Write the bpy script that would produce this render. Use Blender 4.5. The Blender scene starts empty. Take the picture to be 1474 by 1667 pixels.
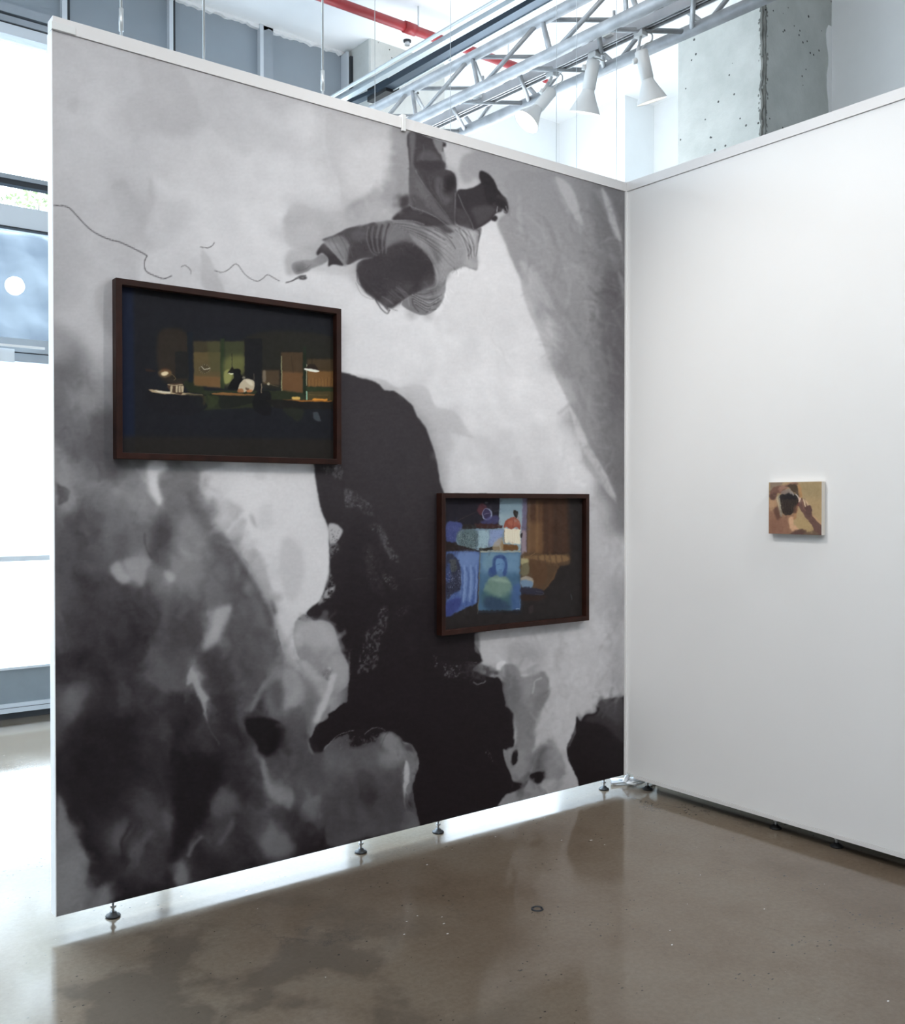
import bpy, bmesh, math, random
import numpy as np
from mathutils import Vector, Matrix
random.seed(4)
S = bpy.context.scene; COL = S.collection
# ---------------------------------------------------------------- camera
F, CAMP = 1588.25, (-3.7762, -3.4405, 1.4748)          # focal length in pixels of the 1474 px wide frame
YAW, PIT, ROL = [math.radians(v) for v in (52.4018, -.6317, -.017)]
_f = np.array([math.cos(YAW)*math.cos(PIT), math.sin(YAW)*math.cos(PIT), math.sin(PIT)])
_r = np.array([math.sin(YAW), -math.cos(YAW), 0]); _u = np.cross(_r, _f)
_r = _r*math.cos(ROL)+_u*math.sin(ROL); _u = np.cross(_r, _f)
cd = bpy.data.cameras.new('camera'); cam = bpy.data.objects.new('camera', cd); COL.objects.link(cam)
cd.sensor_fit = 'HORIZONTAL'; cd.sensor_width = 36; cd.lens = 36*F/1474; cd.clip_start = .05; cd.clip_end = 200
cam.matrix_world = Matrix(((_r[0],_u[0],-_f[0],CAMP[0]),(_r[1],_u[1],-_f[1],CAMP[1]),(_r[2],_u[2],-_f[2],CAMP[2]),(0,0,0,1)))
S.camera = cam
# ---------------------------------------------------------------- light
S.view_settings.view_transform = 'Standard'; S.view_settings.look = 'None'
S.view_settings.exposure = 0.2; S.view_settings.gamma = 1; S.view_settings.use_curve_mapping = False
w = bpy.data.worlds.new('overcast_sky'); S.world = w; w.use_nodes = True
bg = w.node_tree.nodes['Background']; bg.inputs[0].default_value = (.74, .88, 1.0, 1); bg.inputs[1].default_value = 5.5
def aim(o, p, t):
    o.location = p; o.rotation_euler = (Vector(t)-Vector(p)).to_track_quat('-Z', 'Y').to_euler()
def area(name, p, t, sx, sy, e, c):
    l = bpy.data.lights.new(name, 'AREA'); l.shape = 'RECTANGLE'; l.size = sx; l.size_y = sy; l.energy = e; l.color = c
    o = bpy.data.objects.new(name, l); COL.objects.link(o); aim(o, p, t); return o
def spot(name, p, t, e, c, deg, blend=.8, r=.08):
    l = bpy.data.lights.new(name, 'SPOT'); l.energy = e; l.color = c; l.spot_size = math.radians(deg); l.spot_blend = blend; l.shadow_soft_size = r
    o = bpy.data.objects.new(name, l); COL.objects.link(o); aim(o, p, t); return o
def sun(e, c, d, ang):
    l = bpy.data.lights.new('daylight', 'SUN'); l.energy = e; l.color = c; l.angle = math.radians(ang)
    o = bpy.data.objects.new('daylight', l); COL.objects.link(o); aim(o, (0,8,8), Vector((0,8,8))+Vector(d)); return o
area('added_room_fill', (-4.2,-3.4,5.0), (-2.2,-1.2,1.2), 3.5, 3.0, 125, (1,.985,.965))  # added soft fill out of view, brightens the mural and walls
area('added_ceiling_fill', (1.2,2.3,3.2), (1.2,2.3,5), 1.6, 1.6, 40, (.93,.97,1))  # added unseen light that whitens the ceiling
spot('mural_spot', (-.5,-2.9,4.3), (-1.5,0,1.2), 155, (1,.97,.93), 75, .9, .12)
spot('painting_spot', (-2.4,-.3,4.2), (0,-1.35,1.1), 172, (1,.97,.93), 66, .95, .10)
sun(14, (.62,.82,1), (.06,-1,-1.15), 30)
# ---------------------------------------------------------------- materials
def nodes(name):
    m = bpy.data.materials.new(name); m.use_nodes = True; nt = m.node_tree
    return m, nt, nt.nodes['Principled BSDF']
def mat(name, c, rough=.5, metal=0, spec=.5, var=0, scale=8, bump=0, bscale=60, emit=None, es=0):
    m, nt, b = nodes(name); b.inputs['Roughness'].default_value = rough; b.inputs['Metallic'].default_value = metal
    b.inputs['Specular IOR Level'].default_value = spec; b.inputs['Base Color'].default_value = (*c, 1)
    tc = nt.nodes.new('ShaderNodeTexCoord')
    n = nt.nodes.new('ShaderNodeTexNoise'); n.inputs['Scale'].default_value = scale; n.inputs['Detail'].default_value = 6
    nt.links.new(tc.outputs['Object'], n.inputs['Vector'])
    r = nt.nodes.new('ShaderNodeValToRGB'); v = max(var, .01)
    r.color_ramp.elements[0].position = .3; r.color_ramp.elements[1].position = .7
    r.color_ramp.elements[0].color = (*[k*(1-v) for k in c], 1); r.color_ramp.elements[1].color = (*[min(1, k*(1+v)) for k in c], 1)
    nt.links.new(n.outputs['Fac'], r.inputs[0]); nt.links.new(r.outputs[0], b.inputs['Base Color'])
    if bump:
        n2 = nt.nodes.new('ShaderNodeTexNoise'); n2.inputs['Scale'].default_value = bscale; nt.links.new(tc.outputs['Object'], n2.inputs['Vector'])
        bp = nt.nodes.new('ShaderNodeBump'); bp.inputs['Strength'].default_value = bump; bp.inputs['Distance'].default_value = .002
        nt.links.new(n2.outputs['Fac'], bp.inputs['Height']); nt.links.new(bp.outputs[0], b.inputs['Normal'])
    if emit: b.inputs['Emission Color'].default_value = (*emit, 1); b.inputs['Emission Strength'].default_value = es
    return m
def glass_mat(name, refl=1.0, tint=(1,1,1)):
    m = bpy.data.materials.new(name); m.use_nodes = True; nt = m.node_tree; nt.nodes.clear()
    o = nt.nodes.new('ShaderNodeOutputMaterial'); mx = nt.nodes.new('ShaderNodeMixShader'); lw = nt.nodes.new('ShaderNodeLayerWeight'); lw.inputs[0].default_value = .5; pw = nt.nodes.new('ShaderNodeMath'); pw.operation = 'POWER'; pw.inputs[1].default_value = 5; nt.links.new(lw.outputs['Facing'], pw.inputs[0]); fr = nt.nodes.new('ShaderNodeMath'); fr.operation = 'MULTIPLY_ADD'; fr.inputs[1].default_value = .9*refl; fr.inputs[2].default_value = .04*refl; nt.links.new(pw.outputs[0], fr.inputs[0])
    t = nt.nodes.new('ShaderNodeBsdfTransparent'); t.inputs[0].default_value = (*tint, 1); g = nt.nodes.new('ShaderNodeBsdfGlossy'); g.inputs['Roughness'].default_value = .0
    nt.links.new(fr.outputs[0], mx.inputs[0]); nt.links.new(t.outputs[0], mx.inputs[1]); nt.links.new(g.outputs[0], mx.inputs[2]); nt.links.new(mx.outputs[0], o.inputs[0])
    return m
def clear_mat(name):
    m = bpy.data.materials.new(name); m.use_nodes = True; nt = m.node_tree; nt.nodes.clear()
    o = nt.nodes.new('ShaderNodeOutputMaterial'); t = nt.nodes.new('ShaderNodeBsdfTransparent'); t.inputs[0].default_value = (.97,.98,.98,1); nt.links.new(t.outputs[0], o.inputs[0])
    return m
def print_mat(name, rough, spec, bump=.08):
    m, nt, b = nodes(name); a = nt.nodes.new('ShaderNodeVertexColor'); a.layer_name = 'ink'
    nt.links.new(a.outputs[0], b.inputs['Base Color']); b.inputs['Roughness'].default_value = rough; b.inputs['Specular IOR Level'].default_value = spec
    tc = nt.nodes.new('ShaderNodeTexCoord'); n = nt.nodes.new('ShaderNodeTexNoise'); n.inputs['Scale'].default_value = 500
    bp = nt.nodes.new('ShaderNodeBump'); bp.inputs['Strength'].default_value = bump; bp.inputs['Distance'].default_value = .001
    nt.links.new(tc.outputs['Object'], n.inputs['Vector']); nt.links.new(n.outputs['Fac'], bp.inputs['Height']); nt.links.new(bp.outputs[0], b.inputs['Normal'])
    return m
def concrete(name, c1, c2, pits=True, rough=.85):
    m, nt, b = nodes(name); N = nt.nodes.new; K = nt.links.new; b.inputs['Roughness'].default_value = rough; b.inputs['Specular IOR Level'].default_value = .25
    tc = N('ShaderNodeTexCoord'); n = N('ShaderNodeTexNoise'); n.inputs['Scale'].default_value = 3.5; n.inputs['Detail'].default_value = 9; n.inputs['Roughness'].default_value = .62; K(tc.outputs['Object'], n.inputs['Vector'])
    r = N('ShaderNodeValToRGB'); r.color_ramp.elements[0].position = .35; r.color_ramp.elements[1].position = .65; r.color_ramp.elements[0].color = (*c1,1); r.color_ramp.elements[1].color = (*c2,1); K(n.outputs['Fac'], r.inputs[0])
    v = N('ShaderNodeTexVoronoi'); v.inputs['Scale'].default_value = 11; v.inputs['Randomness'].default_value = 1; K(tc.outputs['Object'], v.inputs['Vector'])
    n3 = N('ShaderNodeTexNoise'); n3.inputs['Scale'].default_value = 3; K(tc.outputs['Object'], n3.inputs['Vector'])
    sb = N('ShaderNodeMath'); sb.operation = 'MULTIPLY'; sb.inputs[1].default_value = .19; K(n3.outputs['Fac'], sb.inputs[0])
    lt = N('ShaderNodeMath'); lt.operation = 'LESS_THAN'; K(v.outputs['Distance'], lt.inputs[0]); K(sb.outputs[0], lt.inputs[1])
    mx = N('ShaderNodeMix'); mx.data_type = 'RGBA'; mx.inputs['B'].default_value = (c1[0]*.18, c1[1]*.18, c1[2]*.18, 1); K(lt.outputs[0], mx.inputs['Factor']); K(r.outputs[0], mx.inputs['A'])
    K(mx.outputs['Result'] if pits else r.outputs[0], b.inputs['Base Color'])
    n2 = N('ShaderNodeTexNoise'); n2.inputs['Scale'].default_value = 40; n2.inputs['Detail'].default_value = 5; K(tc.outputs['Object'], n2.inputs['Vector'])
    bp = N('ShaderNodeBump'); bp.inputs['Strength'].default_value = .5; bp.inputs['Distance'].default_value = .004; K(n2.outputs['Fac'], bp.inputs['Height']); K(bp.outputs[0], b.inputs['Normal'])
    return m
def srgb(r, g, b): return tuple(((k/255+.055)/1.055)**2.4 if k > 10 else k/255/12.92 for k in (r, g, b))
M = dict(
    panel=mat('painted_panel', (.80,.80,.80), .55, var=.012, scale=2), cap=mat('painted_cap_rail', (.74,.73,.73), .45), edge=mat('panel_edge', (.82,.82,.82), .5),
    frame=mat('stained_walnut', (.026,.009,.006), .45, var=.35, scale=14, spec=.2), back=mat('frame_backing', (.02,.02,.02), .8),
    steel=mat('zinc_steel', (.5,.51,.53), .3, 1, var=.1, scale=30), rubber=mat('black_rubber', (.012,.014,.017), .5),
    alu=mat('truss_aluminium', (.45,.465,.485), .5, .35, var=.22, scale=9, bump=.2), track=mat('track_grey', (.50,.50,.52), .45, .2, var=.08),
    trackdark=mat('track_slot', (.05,.05,.055), .5), strut=mat('channel_blue_black', (.045,.065,.09), .35, .5), strutlight=mat('channel_galvanised', (.50,.55,.58), .35, .6),
    lampwhite=mat('lamp_white', (.74,.75,.75), .35), lampclear=mat('lamp_lens', (.9,.9,.85), .4, emit=(1,.93,.82), es=11), red=mat('sprinkler_red', (.36,.03,.035), .4),
    ceil=mat('ceiling_white', (.86,.87,.88), .9, var=.02, scale=1.5, bump=.5, bscale=12), white=mat('wall_white', (.84,.86,.87), .8, var=.01), header=mat('header_grey_steel', (.30,.345,.385), .55, var=.05, scale=2),
    mull=mat('window_metal', (.33,.37,.41), .4, .2, var=.05), mulldark=mat('window_gasket', (.02,.024,.03), .5), mulllight=mat('window_metal_light', (.66,.71,.76), .4),
    kick=mat('kick_panel', (.24,.28,.31), .5, var=.05), glass=glass_mat('window_glass'), glaze=clear_mat('picture_glass'),
    conc=concrete('raw_concrete', (.44,.465,.448), (.53,.552,.535)), concedge=concrete('broken_concrete', (.10,.105,.10), (.30,.31,.29)), concdark=concrete('pale_concrete', (.58,.60,.58), (.68,.70,.68)),
    cable=mat('white_cable', (.75,.76,.78), .4), rod=mat('threaded_rod', (.62,.66,.68), .35, .5), black=mat('black_plastic', (.008,.008,.01), .5),
    bark=mat('bark', (.2,.19,.17), .9), leaf=mat('leaf', (.26,.34,.15), .7, var=.3), pave=mat('pavement', (.5,.5,.5), .9, var=.08), awning=None)
# ---------------------------------------------------------------- mesh helpers
def obj(name, bm, m, parent=None, smooth=False, loc=None):
    me = bpy.data.meshes.new(name); bmesh.ops.recalc_face_normals(bm, faces=bm.faces); bm.to_mesh(me); bm.free()
    if smooth:
        for p in me.polygons: p.use_smooth = True
    me.materials.append(m); o = bpy.data.objects.new(name, me); COL.objects.link(o)
    if parent: o.parent = parent
    if loc: o.location = loc
    return o
def tag(o, label=None, cat=None, group=None, kind=None):
    for k, v in (('label', label), ('category', cat), ('group', group), ('kind', kind)):
        if v: o[k] = v
    return o
def empty(name, loc, label, cat, group=None):
    o = bpy.data.objects.new(name, None); COL.objects.link(o); o.location = loc; o.empty_display_size = .1
    return tag(o, label, cat, group)
def box(bm, x0, y0, z0, x1, y1, z1, bev=0):
    r = bmesh.ops.create_cube(bm, size=1); vs = r['verts']
    for v in vs: v.co = Vector(((x0+x1)/2+v.co.x*(x1-x0), (y0+y1)/2+v.co.y*(y1-y0), (z0+z1)/2+v.co.z*(z1-z0)))
    if bev: bmesh.ops.bevel(bm, geom=list({e for v in vs for e in v.link_edges}), offset=bev, segments=2, affect='EDGES', profile=.7)
def B(*a, bev=0):
    bm = bmesh.new(); box(bm, *a, bev=bev); return bm
def tube(bm, a, b, r, n=16, r2=None, cap=True):
    a, b = Vector(a), Vector(b); d = b-a; q = d.to_track_quat('Z', 'Y').to_matrix().to_4x4(); q.translation = (a+b)/2
    bmesh.ops.create_cone(bm, cap_ends=cap, segments=n, radius1=r, radius2=r if r2 is None else r2, depth=d.length, matrix=q)
def T(a, b, r, n=16, r2=None):
    bm = bmesh.new(); tube(bm, a, b, r, n, r2); return bm
def lathe(bm, a, d, prof, n=32):
    # prof: (distance along the axis, radius)
    d = Vector(d).normalized(); q = d.to_track_quat('Z', 'Y').to_matrix(); a = Vector(a); rings = []
    for t, r in prof:
        rings.append([bm.verts.new(a+q@Vector((r*math.cos(k*2*math.pi/n), r*math.sin(k*2*math.pi/n), t))) for k in range(n)])
    for i in range(len(rings)-1):
        for k in range(n): bm.faces.new((rings[i][k], rings[i][(k+1)%n], rings[i+1][(k+1)%n], rings[i+1][k]))
    return rings
def wire(name, pts, r, m, parent=None):
    c = bpy.data.curves.new(name, 'CURVE'); c.dimensions = '3D'; c.bevel_depth = r; c.bevel_resolution = 3; s = c.splines.new('NURBS'); s.points.add(len(pts)-1)
    for p, q in zip(s.points, pts): p.co = (*q, 1)
    s.use_endpoint_u = True; s.order_u = 3
    t = bpy.data.objects.new(name, c); COL.objects.link(t); bpy.context.view_layer.update()
    me = bpy.data.meshes.new_from_object(t.evaluated_get(bpy.context.evaluated_depsgraph_get())); bpy.data.objects.remove(t)
    me.materials.clear(); me.materials.append(m); o = bpy.data.objects.new(name, me); COL.objects.link(o)
    for p in me.polygons: p.use_smooth = True
    if parent: o.parent = parent
    return o
def back(x, y, d):
    # the place at distance d in front of the camera station that is seen at (x, y) of the photograph
    return Vector(np.array(CAMP)+d*(_f+(x-737)/F*_r-(y-833.5)/F*_u))
def artwork(name, org, ux, uz, nx, nz, C, gain, m, parent=None, lift=0):
    # a printed sheet: a fine grid of points, each one carrying the ink colour of the picture there
    u = np.linspace(0, 1, nx); v = np.linspace(0, 1, nz); U, V = np.meshgrid(u, v)
    P = np.array(org)[None,None]+U[...,None]*np.array(ux)+V[...,None]*np.array(uz)
    d = P-np.array(CAMP); z = d@_f; X = (737+F*(d@_r)/z-C.x0)*C.s-.5; Y = (833.5-F*(d@_u)/z-C.y0)*C.s-.5
    X = np.clip(X, 0, C.w-1.001); Y = np.clip(Y, 0, C.h-1.001); x0 = X.astype(int); y0 = Y.astype(int); fx = (X-x0)[...,None]; fy = (Y-y0)[...,None]
    a = C.a; c = (a[y0,x0]*(1-fx)+a[y0,np.minimum(x0+1,C.w-1)]*fx)*(1-fy)+(a[np.minimum(y0+1,C.h-1),x0]*(1-fx)+a[np.minimum(y0+1,C.h-1),np.minimum(x0+1,C.w-1)]*fx)*fy
    c = np.clip(c/255, 0, 1); lin = np.where(c < .04045, c/12.92, ((c+.055)/1.055)**2.4)*gain; lin = np.clip(lin, 0, .9)
    me = bpy.data.meshes.new(name); n = nx*nz; nf = (nx-1)*(nz-1)
    me.vertices.add(n); me.vertices.foreach_set('co', P.reshape(-1).astype(np.float32))
    i = (np.arange(nz-1)[:,None]*nx+np.arange(nx-1)[None]).reshape(-1)
    q = np.stack([i, i+1, i+1+nx, i+nx], 1).astype(np.int32).reshape(-1)
    me.loops.add(nf*4); me.loops.foreach_set('vertex_index', q); me.polygons.add(nf)
    me.polygons.foreach_set('loop_start', np.arange(0, nf*4, 4, dtype=np.int32)); me.polygons.foreach_set('loop_total', np.full(nf, 4, dtype=np.int32))
    me.update(calc_edges=True)
    at = me.color_attributes.new('ink', 'FLOAT_COLOR', 'POINT'); at.data.foreach_set('color', np.concatenate([lin.reshape(-1,3), np.ones((n,1))], 1).astype(np.float32).reshape(-1))
    me.materials.append(m); o = bpy.data.objects.new(name, me); COL.objects.link(o)
    if parent: o.parent = parent; o.matrix_parent_inverse = Matrix.Translation(-parent.location)
    return o
MG, PG, HG = 1.22, 1.2, 1.05      # ink density of the prints
# ---------------------------------------------------------------- painting helpers (numpy)
def box_blur(a, r, axis):
    if r < 1: return a
    k = 2*r+1
    pad = [(0,0)]*a.ndim; pad[axis] = (r+1, r)
    c = np.cumsum(np.pad(a, pad, mode='edge'), axis=axis)
    n = a.shape[axis]
    hi = np.take(c, np.arange(k, k+n), axis=axis); lo = np.take(c, np.arange(0, n), axis=axis)
    return (hi-lo)/k
def blur(a, s):
    if s < 0.4: return a
    r = max(1, int(round(s*0.62)))
    for _ in range(3 if s > 1 else 1):
        a = box_blur(box_blur(a, r, 0), r, 1)
    return a
def resize(a, h, w):
    H, W = a.shape
    y = np.linspace(0, H-1, h); x = np.linspace(0, W-1, w)
    y0 = np.clip(y.astype(int), 0, H-2); x0 = np.clip(x.astype(int), 0, W-2)
    fy = (y-y0); fx = (x-x0)
    fy = (fy*fy*(3-2*fy))[:,None]; fx = (fx*fx*(3-2*fx))[None,:]
    return ((a[y0][:,x0]*(1-fx)+a[y0][:,x0+1]*fx)*(1-fy) + (a[y0+1][:,x0]*(1-fx)+a[y0+1][:,x0+1]*fx)*fy)
def fbm(h, w, cell, octaves, seed, stretch=1.0, gain=.5):
    rg = np.random.RandomState(seed); o = np.zeros((h, w)); amp = 1; tot = 0
    for i in range(octaves):
        ny = max(2, int(h/cell*stretch))+2; nx = max(2, int(w/cell))+2
        o += amp*resize(rg.rand(ny, nx)*2-1, h, w); tot += amp
        amp *= gain; cell /= 2
        if cell < 1.2: break
    return o/tot
def spline(p, closed=True, n=6):
    p = np.array(p, float); m = len(p); out = []
    for i in range(m if closed else m-1):
        if closed: a, b, c, d = p[i-1], p[i], p[(i+1) % m], p[(i+2) % m]
        else: a, b, c, d = p[max(i-1,0)], p[i], p[i+1], p[min(i+2,m-1)]
        for k in range(n):
            t = k/n
            out.append(.5*(2*b+(c-a)*t+(2*a-5*b+4*c-d)*t*t+(3*b-a-3*c+d)*t**3))
    if not closed: out.append(p[-1])
    return np.array(out)
class Canvas:
    def __init__(s, x0, y0, x1, y1, scale, rgb):
        s.x0, s.y0, s.s = x0, y0, scale
        s.w = int((x1-x0)*scale); s.h = int((y1-y0)*scale)
        s.a = np.zeros((s.h, s.w, 3)); s.a[:] = rgb
        s.u = 1.0; s.o = (0, 0, 1.0); s.rg = np.random.RandomState(5)
    def at(s, ox, oy, k): s.o = (ox, oy, k)         # the frame in which the next points are measured
    def pt(s, p):
        p = np.array(p, float)
        return np.stack([(p[:,0]*s.o[2]+s.o[0]-s.x0)*s.s, (p[:,1]*s.o[2]+s.o[1]-s.y0)*s.s], 1)
    def col(s, v):
        if isinstance(v, (int, float)): return np.array([v+.3, v-1.0, v+1.2])
        return np.array(v, float)
    def put(s, m, x, y, v, alpha):
        h, w = m.shape
        x0, y0, x1, y1 = max(x,0), max(y,0), min(x+w, s.w), min(y+h, s.h)
        if x1 <= x0 or y1 <= y0: return
        k = np.clip(m[y0-y:y1-y, x0-x:x1-x], 0, 1)[...,None]*alpha
        s.a[y0:y1, x0:x1] = s.a[y0:y1, x0:x1]*(1-k) + s.col(v)*k
    def poly(s, pts, v, b=.6, alpha=1.0, smooth=True, rough=0, speck=0):
        q = s.pt(pts)
        if smooth: q = spline(q)
        if rough:
            rg = s.rg; n = rg.rand(len(q), 2)*2-1; q = q+n*rough*s.s
        bb = b*s.s*s.u; pad = int(bb*3)+3
        x0 = int(q[:,0].min())-pad; y0 = int(q[:,1].min())-pad
        w = int(q[:,0].max())+pad-x0+1; h = int(q[:,1].max())+pad-y0+1
        m = np.zeros((h, w)); xs = np.arange(w)+.5
        qx = q[:,0]-x0; qy = q[:,1]-y0; rx = np.roll(qx,-1); ry = np.roll(qy,-1)
        for sub in (.25, .75):
            for j in range(h):
                yy = j+sub
                c = (qy <= yy) != (ry <= yy)
                if not c.any(): continue
                xx = np.sort(qx[c]+(yy-qy[c])/(ry[c]-qy[c])*(rx[c]-qx[c]))
                for k in range(0, len(xx)-1, 2):
                    m[j] += .5*np.clip(np.minimum(xs+.5, xx[k+1])-np.maximum(xs-.5, xx[k]), 0, 1)
        m = blur(m, bb)
        if speck:
            t = fbm(h, w, 5*s.s, 3, int(s.rg.randint(9999)))
            m = m*np.clip(.5+t*speck, 0, 1)
        s.put(m, x0, y0, v, alpha)
    def line(s, pts, width, v, b=.4, alpha=1.0, taper=False, smooth=True):
        q = s.pt(pts)
        if smooth and len(q) > 2: q = spline(q, False)
        wd = width*s.s*s.u/2; bb = max(b*s.s*s.u, .3); pad = int(wd+bb*2)+3
        x0 = int(q[:,0].min())-pad; y0 = int(q[:,1].min())-pad
        w = int(q[:,0].max())+pad-x0+1; h = int(q[:,1].max())+pad-y0+1
        d = np.full((h, w), 1e9); n = len(q)-1
        for i in range(n):
            a = q[i]-(x0,y0); e = q[i+1]-(x0,y0)
            r = int(wd+bb*2)+3
            u0, v0 = max(int(min(a[0],e[0]))-r,0), max(int(min(a[1],e[1]))-r,0)
            u1, v1 = int(max(a[0],e[0]))+r, int(max(a[1],e[1]))+r
            gx, gy = np.meshgrid(np.arange(u0,min(u1,w))+.5, np.arange(v0,min(v1,h))+.5)
            ab = e-a; L = max((ab**2).sum(), 1e-9)
            t = np.clip(((gx-a[0])*ab[0]+(gy-a[1])*ab[1])/L, 0, 1)
            k = np.hypot(gx-a[0]-ab[0]*t, gy-a[1]-ab[1]*t)
            if taper: k = k+wd*(i+t)/n
            sub = d[v0:min(v1,h), u0:min(u1,w)]; np.minimum(sub, k, out=sub)
        s.put(np.clip((wd+bb-d)/(2*bb), 0, 1), x0, y0, v, alpha)
    def ell(s, cx, cy, rx, ry, v, b=2, alpha=1.0, rot=0):
        t = np.linspace(0, 2*math.pi, 25)[:-1]; c, n = math.cos(rot), math.sin(rot)
        s.poly([(cx+rx*math.cos(k)*c-ry*math.sin(k)*n, cy+rx*math.cos(k)*n+ry*math.sin(k)*c) for k in t], v, b, alpha, smooth=False)
    def flecks(s, pts, n, v, size=1.2, alpha=.7):
        q = s.pt(pts); a = q.min(0); b = q.max(0); o = s.o; s.o = (s.x0, s.y0, 1/s.s)
        rg = s.rg; c = 0; k = 0; rx = np.roll(q[:,0],-1); ry = np.roll(q[:,1],-1)
        while c < n and k < n*20:
            k += 1; p = a+rg.rand(2)*(b-a)
            h = (q[:,1] <= p[1]) != (ry <= p[1])
            xx = q[h,0]+(p[1]-q[h,1])/(ry[h]-q[h,1])*(rx[h]-q[h,0])
            if (xx > p[0]).sum() % 2 == 0: continue
            c += 1; e = p+(rg.rand(2)*2-1)*size*2*s.s*min(1, s.u*2)
            s.line([p, e], size*(.4+.8*rg.rand())*min(1/s.u, 2), v, .4, alpha*(.3+.7*rg.rand()))
        s.o = o
    def wisps(s, pts, n, ln, width, ang, dv, b=1.5, alpha=.3, seed=7):
        # loose brush marks a little lighter or darker than what they lie on
        q = s.pt(pts); lo = q.min(0); hi = q.max(0); o = s.o; s.o = (s.x0, s.y0, 1/s.s); rg = np.random.RandomState(seed)
        rx = np.roll(q[:,0],-1); ry = np.roll(q[:,1],-1); k = c = 0
        while c < n and k < n*12:
            k += 1; p = lo+rg.rand(2)*(hi-lo); h = (q[:,1] <= p[1]) != (ry <= p[1])
            xx = q[h,0]+(p[1]-q[h,1])/(ry[h]-q[h,1])*(rx[h]-q[h,0])
            if (xx > p[0]).sum() % 2 == 0: continue
            x, y = int(p[0]), int(p[1])
            if not (0 <= x < s.w and 0 <= y < s.h): continue
            c += 1; a = ang+rg.randn()*.35; cv = rg.randn()*.5; L = ln*s.s*(.5+rg.rand()); v = s.a[y,x]+dv*(rg.rand()*2-1)
            pp = [(p[0]+L*(t-.5)*math.cos(a+cv*(t-.5)*2), p[1]+L*(t-.5)*math.sin(a+cv*(t-.5)*2)) for t in (0,.33,.66,1)]
            s.line(pp, width*(.4+rg.rand()), tuple(np.clip(v, 0, 255)), b, alpha*(.4+.6*rg.rand()))
        s.o = o
    def warp(s, amp, cell, seed, octaves=4):
        h, w = s.h, s.w; dx = fbm(h, w, cell, octaves, seed, 1, .6)*amp; dy = fbm(h, w, cell, octaves, seed+50, 1, .6)*amp
        Y, X = np.mgrid[0:h, 0:w]; X = np.clip(X+dx, 0, w-1.01); Y = np.clip(Y+dy, 0, h-1.01); x0 = X.astype(int); y0 = Y.astype(int); fx = (X-x0)[...,None]; fy = (Y-y0)[...,None]; a = s.a
        s.a = (a[y0,x0]*(1-fx)+a[y0,x0+1]*fx)*(1-fy)+(a[y0+1,x0]*(1-fx)+a[y0+1,x0+1]*fx)*fy
    def rbf(s, pts, sig, step=6):
        gx, gy = np.meshgrid(np.arange(0, s.w+step, step)/s.s+s.x0, np.arange(0, s.h+step, step)/s.s+s.y0)
        P = np.array(pts, float); num = np.zeros_like(gx); den = np.zeros_like(gx)
        for x, y, v in P:
            d2 = (gx-x)**2+(gy-y)**2
            w = np.exp(-d2/(2*sig*sig))+1e-4/(1+d2/sig**2)**2
            num += w*v; den += w
        o = resize(num/den, s.h, s.w)
        s.a = np.stack([o+.2, o-.8, o+1.6], -1)
    def noise(s, cell, amp, octaves=4, seed=1, stretch=1.0, mask=None):
        n = fbm(s.h, s.w, cell*s.s, octaves, seed, stretch)*amp
        if mask is not None: n = n*mask
        s.a = s.a+n[...,None]

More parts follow.
